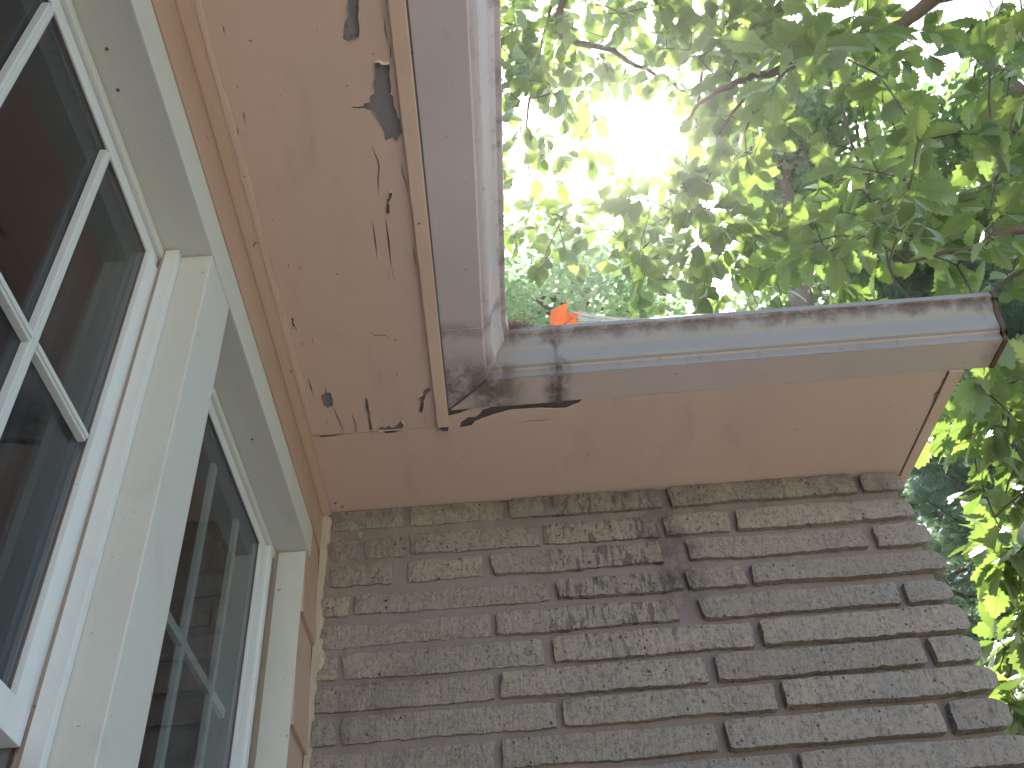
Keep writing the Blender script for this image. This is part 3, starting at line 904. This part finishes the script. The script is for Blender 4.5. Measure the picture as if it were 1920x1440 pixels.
# courses below the frame and round the end of the wall, joined
low = MB(); z = 0.354; ci = 0
while z > GZ:
    x = -0.282 - (0.17 if ci % 2 else 0)
    while x < 0.76:
        x1 = min(x + 0.32, 0.772)
        xa = max(x, -0.282)
        if x1 - xa > 0.02: low.loft(brick_mesh(xa, x1, z, z + 0.038, YF - 0.005, 0.03, ci * 7 + x, 0.8))
        x = x1 + 0.012
    z -= 0.0545; ci += 1
o = low.build('lower_courses', M['brick'], bw); o['kind'] = 'stuff'
endc = MB(); z = 0.958; ci = 0
while z > GZ:
    y = YB + 0.16 + (0.1 if ci % 2 else 0)
    while y < 4.9:
        y1 = min(y + 0.32, 4.95)
        endc.box(0.735, 0.768 + rnd.uniform(-0.004, 0.004), y, y1, z, z + 0.038)
        y = y1 + 0.012
    z -= 0.0545; ci += 1
o = endc.build('end_courses', M['brick'], bw, bevel=0.003); o['kind'] = 'stuff'

# cream mortar smeared between siding and brick
m = MB(); rings = []
for k in range(90):
    z = 0.985 - 0.55 * k / 89
    wv = 0.010 + 0.008 * max(0, noise.noise((z * 16, 2, 0))) + 0.003 * noise.noise((z * 60, 5, 0)) + (0.016 if 0.69 < z < 0.75 else 0) * (0.6 + 0.4 * noise.noise((z * 50, 1, 1)))
    if z > 0.93: wv += 0.004
    yb = YB - 0.012 - 0.003 * noise.noise((z * 30, 9, 0))
    rings.append([(-0.296, yb + 0.012, z), (-0.290, yb - 0.005, z), (-0.290 + wv * 0.6, yb - 0.004, z), (-0.290 + wv, yb + 0.002, z), (-0.290 + wv, yb + 0.012, z)])
m.loft(rings)
m.build('mortar_smear', M['caulk'], bw, smooth=False)
# small nail holes and a wasp-hole pair in the corner
for px, py in ((642, 950), (629, 943)):
    x, y, z = on_z(px, py, ZSOF)
    h = MB(); n = 8
    h.loft([[(x + 0.0022 * math.cos(a), y + 0.0022 * math.sin(a), ZSOF - 0.0012) for a in [2 * math.pi * q / n for q in range(n)]],
            [(x + 0.0026 * math.cos(a), y + 0.0026 * math.sin(a), ZSOF + 0.0004) for a in [2 * math.pi * q / n for q in range(n)]]])
    h.build('nail_hole', M['rot'], sof2)
for px, py, zz in ((200, 92, ZH), (221, 169, ZH), (473, 824, ZH)):
    x, y, z = on_z(px, py, zz - 0.0004)
    h = MB(); n = 8
    h.loft([[(x + 0.0016 * math.cos(a), y + 0.0016 * math.sin(a), zz - 0.0009) for a in [2 * math.pi * q / n for q in range(n)]],
            [(x + 0.0020 * math.cos(a), y + 0.0020 * math.sin(a), zz + 0.0004) for a in [2 * math.pi * q / n for q in range(n)]]])
    h.build('nail_head', M['sealant'], house)

# ------------------------------------------------------------------ leaves
def oak_leaf(L, wd, teeth, fold, droop, seed):
    """obovate leaf with coarse rounded teeth; base at origin, tip towards +x, face up +z"""
    r = random.Random(seed)
    def half(t):
        return wd * (math.sin(math.pi * min(1, t) ** 1.25) ** 0.85) * 0.5
    bend = lambda x: -droop * (x / L) ** 2 * L
    V = []; F = []
    n = teeth
    mid = []
    for k in range(n + 1):
        x = L * (0.06 + 0.94 * k / n) if k else 0.0
        mid.append(len(V)); V.append((x, 0.035 * math.sin(2.2 * x + seed), bend(x)))
    for sg in (1, -1):
        notch = []; tip = []
        for k in range(n + 1):
            t = 0.06 + 0.94 * k / n
            h = half(t) * (0.80 if 0 < k < n else 0.0) * r.uniform(0.93, 1.05)
            x = L * t
            notch.append(len(V)); V.append((x, sg * h, bend(x) + fold * h))
            if k < n:
                t2 = 0.06 + 0.94 * (k + 0.72) / n
                h2 = half(t2) * r.uniform(1.02, 1.18); x2 = L * (t2 + 0.025)
                tip.append(len(V)); V.append((x2, sg * h2, bend(x2) + fold * h2 + r.uniform(-0.02, 0.02) * wd))
        for k in range(n):
            f = [mid[k], notch[k], tip[k], notch[k + 1], mid[k + 1]]
            if k == 0: f = [mid[0], tip[0], notch[1], mid[1]]
            if k == n - 1: f = [mid[k], notch[k], tip[k], mid[k + 1]]
            F.append(f if sg < 0 else f[::-1])
    # petiole
    a = len(V); q = 0.004 * L / 0.13
    V += [(-0.16 * L, -q * 0.5, 0.01 * L), (-0.16 * L, q * 0.5, 0.01 * L), (0.03 * L, q * 0.5, 0.0), (0.03 * L, -q * 0.5, 0.0)]
    F.append([a, a + 1, a + 2, a + 3])
    return np.array(V, float), F

def simple_leaf(L, wd, fold, droop):
    V = [(0, 0, 0), (L * 0.35, wd * 0.5, fold * wd), (L * 0.75, wd * 0.42, fold * wd - droop * L * 0.5), (L, 0, -droop * L),
         (L * 0.75, -wd * 0.42, fold * wd - droop * L * 0.5), (L * 0.35, -wd * 0.5, fold * wd), (L * 0.5, 0, -droop * L * 0.2)]
    return np.array(V, float), [[0, 6, 1], [1, 6, 2], [2, 6, 3], [3, 6, 4], [4, 6, 5], [5, 6, 0]]

def merge(name, protos, mats4, which, mat, parent):
    """join many placed copies of a few small meshes into one mesh, with numpy"""
    VV = []; loops = []; starts = []; totals = []
    base = 0; lcount = 0
    for pi, (V, F) in enumerate(protos):
        sel = [m_ for m_, w_ in zip(mats4, which) if w_ == pi]
        if not sel: continue
        A = np.array(sel)                                   # n,4,4
        P = np.einsum('nij,vj->nvi', A[:, :3, :3], V) + A[:, None, :3, 3]
        n, v = P.shape[:2]
        VV.append(P.reshape(-1, 3))
        fl = np.concatenate([np.array(f) for f in F]); ft = np.array([len(f) for f in F])
        L_ = (fl[None, :] + (base + np.arange(n) * v)[:, None]).reshape(-1)
        loops.append(L_); T = np.tile(ft, n); totals.append(T)
        base += n * v
    VV = np.concatenate(VV); loops = np.concatenate(loops); totals = np.concatenate(totals)
    starts = np.concatenate([[0], np.cumsum(totals)[:-1]])
    me = bpy.data.meshes.new(name)
    me.vertices.add(len(VV)); me.vertices.foreach_set('co', VV.reshape(-1))
    me.loops.add(len(loops)); me.loops.foreach_set('vertex_index', loops.astype(np.int32))
    me.polygons.add(len(totals)); me.polygons.foreach_set('loop_start', starts.astype(np.int32))
    me.polygons.foreach_set('loop_total', totals.astype(np.int32))
    me.update(calc_edges=True); me.validate()
    me.materials.append(mat)
    o = link(bpy.data.objects.new(name, me), parent)
    o['kind'] = 'stuff'
    return o

def frame(xd, up, loc, sc):
    x = Vector(xd).normalized(); z = Vector(up); z = (z - x * z.dot(x))
    if z.length < 1e-3: z = x.orthogonal()
    z.normalize(); y = z.cross(x)
    m_ = Matrix((x, y, z)).transposed() * sc
    m_ = m_.to_4x4(); m_.translation = loc
    return m_

def rvec():
    while True:
        v = Vector((rnd.uniform(-1, 1), rnd.uniform(-1, 1), rnd.uniform(-1, 1)))
        if 0.05 < v.length < 1: return v.normalized()

# ------------------------------------------------------------------ the near oak
GRID = ["6568999999", "6547998999", "7613674899", "3501657889", "2425647988", "3468658888", "1147457679", "0121356458"]
def cover(px, py):
    """how closely the crown fills each direction"""
    if px < 900 and py > -100: return 0.0
    if px < 900: return 0.35
    if py < 230 and 945 < px < 1140 and rnd.random() < 0.5: return 0.85
    if px > 1935 or py < -20:
        return 0.55 if py < 1500 else 0.0
    if py < 640:
        fx = min(max((px - 950) / 97 - 0.5, 0), 8.999); fy = min(max(py / 80 - 0.5, 0), 6.999)
        i, j = int(fx), int(fy); a, b = fx - i, fy - j
        g_ = lambda c, r: int(GRID[r][c]) / 9
        v = (g_(i, j) * (1 - a) + g_(i + 1, j) * a) * (1 - b) + (g_(i, j + 1) * (1 - a) + g_(i + 1, j + 1) * a) * b
        if ((px - 1195) / 85) ** 2 + ((py - 258) / 72) ** 2 < 1: v = 0.0
        return v
    if px < 1700: return 0.0
    if py < 900: return 0.6 if px > 1850 else (0.55 if 720 < py < 830 and px > 1745 else 0.08)
    if py < 1070: return 0.6 if px > 1835 else 0.03
    if py < 1130: return 0.25 if px > 1880 else 0.0
    return 0.6 if px > 1860 else 0.0

oak = thing('oak_tree', (6.2, 5.2, 0), 'large oak with toothed bright green leaves overhanging the gutter', 'tree')
def limb(pts, r0, r1, name='limb', sides=8):
    b = MB(True)
    P = [Vector(p) for p in pts]
    # Catmull-Rom smoothing
    Q = []
    for k in range(len(P) - 1):
        p0, p1, p2, p3 = P[max(0, k - 1)], P[k], P[k + 1], P[min(len(P) - 1, k + 2)]
        for s in range(4):
            t = s / 4
            Q.append(0.5 * ((2 * p1) + (p2 - p0) * t + (2 * p0 - 5 * p1 + 4 * p2 - p3) * t * t + (3 * p1 - p0 - 3 * p2 + p3) * t ** 3)
                     + rvec() * 0.012)
    Q.append(P[-1])
    R = [r0 + (r1 - r0) * (k / (len(Q) - 1)) ** 0.8 for k in range(len(Q))]
    b.tube(Q, R, sides)
    b.build(name, M['bark'], oak, smooth=True)
    return Q
T = Vector((6.2, 5.2, 0))
nodes = []
limb([T + Vector((0.1, 0, -0.1)), T + Vector((0, 0.05, 1.5)), T + Vector((-0.1, 0, 3.5)), T + Vector((-0.05, 0.1, 6)), T + Vector((0.1, 0.2, 9)), T + Vector((0, 0.3, 12))], 0.30, 0.06, 'trunk', 12)
A = limb([T + Vector((-0.1, 0.05, 4.4)), far(2250, -120, 6.0), far(1960, -60, 5.4), far(1760, -5, 5.2), far(1690, 45, 5.1), far(1560, 108, 5.0), far(1440, 135, 4.9), far(1385, 155, 4.85), far(1325, 183, 4.8), far(1290, 225, 4.8)], 0.060, 0.007)
nodes += A
nodes += limb([A[19], far(1556, 155, 5.0), far(1580, 215, 4.7), far(1625, 370, 4.2), far(1662, 470, 3.9), far(1700, 570, 3.7)], 0.010, 0.004, 'limb', 6)
nodes += limb([A[24], far(1372, 210, 4.9), far(1335, 300, 4.9), far(1312, 390, 5.0)], 0.009, 0.004, 'limb', 6)
nodes += limb([A[23], far(1400, 250, 4.9), far(1409, 330, 4.9)], 0.006, 0.003, 'limb', 6)
G = limb([T + Vector((-0.05, 0.1, 5.8)), far(1900, -420, 6.6), far(1500, -330, 6.5), far(1200, -150, 6.4), far(1040, 40, 6.4), far(1150, 97, 6.0), far(1230, 140, 5.8), far(1285, 172, 5.7)], 0.055, 0.005)
nodes += G
nodes += limb([G[12], far(1090, -160, 7.0), far(1000, 150, 7.4), far(985, 300, 7.6), far(1030, 400, 7.4)], 0.020, 0.004)
nodes += limb([G[8], far(1350, -60, 6.8), far(1300, 250, 7.2), far(1260, 400, 7.0), far(1200, 470, 6.8)], 0.022, 0.004)
H = limb([T + Vector((-0.1, 0, 3.2)), far(2250, 500, 4.8), far(2060, 420, 4.1), far(1925, 425, 3.7), far(1800, 470, 3.5), far(1700, 492, 3.4)], 0.04, 0.004)
nodes += H
nodes += limb([H[6], far(2030, 640, 4.0), far(1930, 800, 3.8), far(1885, 930, 3.7)], 0.014, 0.003)
nodes += limb([H[5], far(2100, 900, 4.2), far(1990, 1120, 4.0), far(1900, 1230, 3.9)], 0.014, 0.003)
nodes += limb([H[8], far(1850, 560, 3.9), far(1820, 680, 3.9), far(1785, 770, 3.9)], 0.008, 0.003)
for k in range(6):                                # limbs on the sides the photograph does not show
    a = rnd.uniform(-2.2, 1.2); e = T + Vector((math.cos(a) * 4, math.sin(a) * 4, rnd.uniform(5, 9)))
    nodes += limb([T + Vector((0, 0.1, rnd.uniform(4, 8))), T.lerp(e, 0.5) + Vector((0, 0, rnd.uniform(2.5, 4))), e], 0.06, 0.008)

cl = []
tries = 0
while tries < 10400:
    tries += 1
    px, py = rnd.uniform(760, 3000), rnd.uniform(-800, 1480)
    v = cover(px, py)
    if px > 1450 and py < 640: v *= 0.25
    elif px > 1290 and py < 640: v *= 0.64
    if rnd.random() > v: continue
    lo, hi = (4.2, 8.8)
    if 950 < px < 1450 and py < 640: lo, hi = (5.0, 9.0) if px < 1290 else (4.8, 6.2)
    if px > 1450: lo, hi = 3.2, 5.4
    if px > 1935: lo, hi = 3.6, 7.0
    if py > 600 and px > 1690: lo, hi = 3.2, 4.8
    d = lo + (hi - lo) * rnd.random() ** 1.2
    p = far(px, py, d)
    inside = 0 < px < 1920 and 0 < py < 1440
    if not inside and rnd.random() < (0.72 if px > 1990 and py > -200 else 0.5): continue
    cl.append(p)
# the far half of the crown, above and behind
for k in range(140):
    q = T + Vector((0, 0, 8)) + Vector((rvec() * rnd.uniform(1.5, 4.5)))
    s = project(q)
    if s and -100 < s[0] < 2000 and -100 < s[1] < 1500: continue
    cl.append(q)

NODE = np.array([tuple(v) for v in nodes])
order = sorted(range(len(cl)), key=lambda i: float(np.min(np.sum((NODE - np.array(cl[i])) ** 2, axis=1))))
tw = MB(True)
grow = [tuple(v) for v in nodes]
ga = np.zeros((len(nodes) + 6 * len(cl), 3)); ga[:len(nodes)] = NODE; gn = len(nodes)
tips = []
for i in order:
    p = cl[i]
    d2 = np.sum((ga[:gn] - np.array(p)) ** 2, axis=1)
    j = int(np.argmin(d2)); a = Vector(ga[j])
    L = math.sqrt(float(d2[j]))
    mid = a.lerp(p, 0.5) + Vector((0, 0, 0.10 * L)) + rvec() * 0.06 * L
    pts = [a, a.lerp(mid, 0.6) + rvec() * 0.03 * L, mid.lerp(p, 0.35), p]
    r0 = 0.0030 + 0.0026 * min(L, 1.5)
    tw.tube(pts, [r0, r0 * 0.85, r0 * 0.7, r0 * 0.45], 4)
    for q in pts[1:]:
        ga[gn] = q; gn += 1
    tips.append((p, (p - pts[2]).normalized()))
o = tw.build('twigs', M['bark'], oak); o['kind'] = 'stuff'

OAK = [oak_leaf(1.0, rnd.uniform(0.56, 0.68), 7, rnd.uniform(0.05, 0.45), rnd.uniform(-0.05, 0.40), 50 + k) for k in range(9)]
placed = []
for p, d in tips:
    n = rnd.randint(4, 7)
    ph = rnd.uniform(0, 6.28)
    side = d.orthogonal().normalized(); s2 = d.cross(side)
    for k in range(n):
        a = ph + 2 * math.pi * k / n + rnd.uniform(-0.35, 0.35)
        sp = rnd.uniform(0.5, 1.15)
        dirv = d * math.cos(sp) + (side * math.cos(a) + s2 * math.sin(a)) * math.sin(sp)
        dirv.z -= rnd.uniform(0.15, 0.65)
        up = Vector((0, 0, 1)) + rvec() * 0.55
        base = p - d * rnd.uniform(0, 0.07) + rvec() * 0.012
        sz = rnd.uniform(0.085, 0.155)
        dirv.normalize()
        placed.append((frame(dirv, up, base + dirv * 0.16 * sz, sz), rnd.randrange(9), sz))
def visible(s):
    x, y = s
    if not (5 < x < 1915 and 5 < y < 1435) or x < 955: return False
    if y < 600 - (x - 1000) * 0.07: return True
    return x > 1690 + max(0, (y - 890)) * 0.42 and (y > 700 or x > 1880)
scored = []
for i, (m_, w_, sz) in enumerate(placed):
    c = m_ @ Vector((0.5, 0, 0))
    s = project(c)
    if s and visible(s):
        dist = (c - Vector((0, 0, Z0))).length
        nrm = (m_.to_3x3() @ Vector((0, 0, 1))).normalized()
        fac = abs(nrm.dot((c - Vector((0, 0, Z0))).normalized()))
        scored.append((-(sz / dist) ** 2 * (0.25 + fac), i))
scored.sort()
single = set(i for _, i in scored[:300])
leaf_me = []
for V, F in OAK:
    me = bpy.data.meshes.new('leaf'); me.from_pydata([tuple(v) for v in V], [], F); me.materials.append(M['leaf']); leaf_me.append(me)
for i in single:
    m_, w_, sz = placed[i]
    o = bpy.data.objects.new('leaf', leaf_me[w_])
    link(o, oak)
    o.matrix_basis = m_
rest = [placed[i] for i in range(len(placed)) if i not in single]
merge('foliage', OAK, [np.array(m_) for m_, _, _ in rest], [w_ for _, w_, _ in rest], M['leaves'], oak)

# ------------------------------------------------------------------ trees behind the house
def crown_tree(name, label, centre, radii, n, size, mat, shift=(0, 0), seed=1, holes=0.35, cat='tree', group=None, gaps=True):
    r = random.Random(seed)
    base = Vector((centre.x + shift[0], centre.y + shift[1], 0))
    t = thing(name, base, label, cat, 'shade trees behind the oak' if name == 'shade_tree' else group)
    P = [base - Vector((0, 0, 0.1)), base.lerp(centre, 0.45) + Vector((0.15, 0.1, 0)), centre + Vector((0, 0, -radii[2] * 0.2)), centre + Vector((0, 0, radii[2] * 0.8))]
    P[1].z = (base.z + centre.z) * 0.45
    b = MB(True); b.tube(P, [0.26, 0.2, 0.12, 0.03], 8); b.build('trunk', M['bark'], t, smooth=True)
    mats = []; which = []
    clumps = []
    for k in range(34):
        v = Vector((r.gauss(0, 1), r.gauss(0, 1), r.gauss(0, 1))).normalized() * r.uniform(0.35, 1.0)
        c = centre + Vector((v.x * radii[0], v.y * radii[1], v.z * radii[2]))
        clumps.append((c, r.uniform(0.22, 0.42) * radii[0]))
        s = centre + Vector((0, 0, r.uniform(-0.5, 0.5) * radii[2]))
        lb = MB(True); q = s.lerp(c, 0.5) + Vector((0, 0, 0.1 * (c - s).length))
        lb.tube([s, q, c], [0.055, 0.035, 0.012], 5); lb.build('branch', M['bark'], t)
    for k in range(n):
        c, rad = clumps[r.randrange(len(clumps))]
        v = Vector((r.gauss(0, 1), r.gauss(0, 1), r.gauss(0, 0.7))) * rad * 0.55
        p = c + v
        if noise.noise(p * 0.9) < -holes + 0.0: continue
        d = Vector((r.gauss(0, 1), r.gauss(0, 1), r.gauss(-0.35, 0.5)))
        up = Vector((r.gauss(0, .5), r.gauss(0, .5), 1))
        mats.append(np.array(frame(d, up, p, size * r.uniform(0.7, 1.25)))); which.append(r.randrange(2))
    pr = [simple_leaf(1.0, 0.6, 0.12, 0.15), simple_leaf(1.0, 0.75, 0.05, 0.05)]
    merge('foliage', pr, mats, which, mat, t)
    return t

crown_tree('maple_tree', 'pale green fine-leaved tree showing above the gutter corner', far(1085, 590, 17.0), (2.6, 2.4, 1.6), 15000, 0.115, M['bright_leaves'], seed=3, holes=0.25)
crown_tree('shade_tree', 'dark broad-leaved tree behind the oak, above the gutter end', far(1640, 420, 15.5), (2.4, 2.4, 2.0), 15000, 0.15, M['dark_leaves'], (4.5, 0.0), seed=5, holes=0.2)
crown_tree('shade_tree', 'shaded green tree behind the oak at the right frame edge', far(1960, 430, 15.5), (2.6, 2.6, 3.0), 17000, 0.15, M['dark_leaves'], (3.5, -0.5), seed=8, holes=0.2)

crown_tree('shade_tree', 'leafy tree far behind the pine, beside the brick wall end', far(1850, 1000, 21.0), (3.6, 3.6, 3.2), 14000, 0.17, M['dark_leaves'], (5.0, -1.0), seed=12, holes=0.3)

def pine(label, base, height, crown0, reach, n_whorl, seed, tuft_n=11):
    r = random.Random(seed)
    t = thing('pine_tree', base, label, 'tree')
    b = MB(True); b.tube([base + Vector((0, 0, -0.1)), base + Vector((0.05, 0, height * 0.5)), base + Vector((0, 0, height))], [0.22, 0.15, 0.02], 8)
    b.build('trunk', M['bark'], t, smooth=True)
    V = []; F = []
    for k in range(16):
        a = 2 * math.pi * k / 16 + r.uniform(-.2, .2); e = r.uniform(0.1, 1.25)
        d = Vector((math.cos(a) * math.sin(e), math.sin(a) * math.sin(e), math.cos(e)))
        s = d.orthogonal().normalized() * 0.040
        i = len(V); V += [tuple(-s * 0.6), tuple(s * 0.6), tuple(d + s * 0.1), tuple(d - s * 0.1)]; F.append([i, i + 1, i + 2, i + 3])
    proto = (np.array(V, float), F)
    mats = []
    for w in range(n_whorl):
        f = w / (n_whorl - 1); z = crown0 + (height - crown0) * f
        R = reach * (1 - f) ** 0.7 + 0.3
        for k in range(6):
            a = r.uniform(0, 6.28)
            s = base + Vector((0, 0, z)); L = R * r.uniform(0.7, 1.1)
            e = s + Vector((math.cos(a) * L, math.sin(a) * L, L * r.uniform(-0.15, 0.25)))
            m_ = s.lerp(e, 0.5) - Vector((0, 0, 0.08 * L))
            lb = MB(True); lb.tube([s, m_, e], [0.035, 0.022, 0.006], 5); lb.build('branch', M['bark'], t)
            for q in range(tuft_n):
                u = r.uniform(0.25, 1.0)
                p = s.lerp(m_, u * 2) if u < 0.5 else m_.lerp(e, u * 2 - 1)
                side = Vector((-math.sin(a), math.cos(a), 0)) * r.uniform(-1, 1) * 0.42 * (1.1 - u * 0.6)
                p2 = p + side + Vector((0, 0, r.uniform(-0.1, 0.12)))
                for h in range(3):
                    pp = p.lerp(p2, 0.4 + 0.3 * h) + Vector((r.gauss(0, .05), r.gauss(0, .05), r.gauss(0, .04)))
                    dr = (e - s).normalized() * 0.7 + side.normalized() * 0.6 + Vector((r.gauss(0, .4), r.gauss(0, .4), r.gauss(0.2, .3)))
                    x = dr.orthogonal()
                    mm = frame(x, dr, pp, r.uniform(0.10, 0.17))
                    mats.append(np.array(mm))
    merge('needles', [proto], mats, [0] * len(mats), M['needles'], t)
    return t
pb = far(1800, 1050, 10.5); pine('blue-green pine with drooping needle sprays beside the brick wall', Vector((pb.x + 1.5, pb.y + 0.6, 0)), 11.5, 2.6, 3.6, 30, 4, 75)
crown_tree('shade_tree', 'small dark tree crown seen through the oak beside the sun gap', far(1450, 250, 15.0), (1.1, 1.1, 0.9), 5000, 0.14, M['dark_leaves'], (-2.5, 0.5), seed=21, holes=0.3)

# ------------------------------------------------------------------ small things in the gutter
# the orange leaf standing in the gutter
def lobed_leaf():
    pts = [(0, 0), (0.10, -0.22), (0.02, -0.42), (0.30, -0.36), (0.42, -0.16), (0.60, -0.30), (0.86, -0.42), (0.82, -0.18), (1.0, 0.0),
           (0.80, 0.14), (0.84, 0.36), (0.60, 0.24), (0.40, 0.18), (0.26, 0.40), (0.04, 0.36), (0.08, 0.16)]
    return pts
lf = MB(True)
o_ = W(0.150, 1.045, 1.066)
pts = [on_y(x, y, 1.043) for x, y in ((1036, 624), (1031, 598), (1033, 580), (1049, 577), (1066, 571), (1061, 583), (1076, 585), (1092, 578), (1086, 593), (1079, 602), (1090, 613), (1066, 624))]
fr_ = []; bk = []
for k, (x, y, z) in enumerate(pts):
    dy = 0.006 * math.sin(k * 1.3)
    fr_.append(W(x, y + dy, z)); bk.append(W(x, y + dy + 0.0006, z))
lf.loft([fr_, bk])
fo = lf.build('fallen_leaf', M['fallen'])
tag(fo, 'orange dead leaf standing up behind the gutter lip near the corner', 'leaf')
mb_ = MB(True)
mid = [W(*on_y(x, y, 1.0415)) for x, y in ((1046, 620), (1060, 606), (1076, 594))]
mb_.tube(mid, [0.0010, 0.0008, 0.0005], 4)
mb_.build('vein', M['twig'], fo)
# cobweb strands from the leaf along the gutter lip
cw = MB(True)
for k in range(44):
    a = W(*on_y(rnd.uniform(1066, 1092), rnd.uniform(582, 606), 1.042)); b = W(*on_y(rnd.uniform(1110, 1250), rnd.uniform(596, 608) - 0.0, rnd.uniform(1.034, 1.05)))
    s = a.lerp(b, 0.5) - Vector((0, 0, rnd.uniform(0.0, 0.004)))
    cw.tube([a, s, b], [0.00026] * 3, 3)
tag(cw.build('cobweb', M['web']), 'wispy white cobweb strands stretched along the gutter lip', 'cobweb')
# twig and moss debris in the inner corner
db = MB(True)
for k in range(320):
    x0 = rnd.gauss(0.064, 0.014); c = W(x0, 1.028 + rnd.uniform(-0.006, 0.012), 1.074 + abs(rnd.gauss(0, 0.009)))
    d = rvec() * rnd.uniform(0.006, 0.018)
    db.tube([c - d, c + rvec() * 0.003, c + d], [0.0009, 0.0008, 0.0005], 3)
tag(db.build('gutter_debris', M['twig']), 'tangle of dry twigs and moss in the inner gutter corner', 'debris', kind='stuff')

# ------------------------------------------------------------------ added thin volume, stands in for lens glare round the sun
hz = MB(True)
i_ = [hz.pt((x, y, z)) for z in (-1.0, 21.0) for y in (-305, 305) for x in (-305, 305)]
for a in ((0, 2, 3, 1), (4, 5, 7, 6), (0, 1, 5, 4), (2, 6, 7, 3), (0, 4, 6, 2), (1, 3, 7, 5)):
    hz.f.append([i_[k] for k in a])
hm = bpy.data.materials.new('glare_volume'); hm.use_nodes = True
ht = hm.node_tree; ht.nodes.clear()
ho = ht.nodes.new('ShaderNodeOutputMaterial'); hv = ht.nodes.new('ShaderNodeVolumePrincipled')
hv.inputs['Color'].default_value = (0.93, 0.93, 0.95, 1)
hv.inputs['Density'].default_value = 0.0008
hv.inputs['Anisotropy'].default_value = 0.82
ht.links.new(hv.outputs[0], ho.inputs['Volume'])
tag(hz.build('glare_haze', hm), kind='stuff')
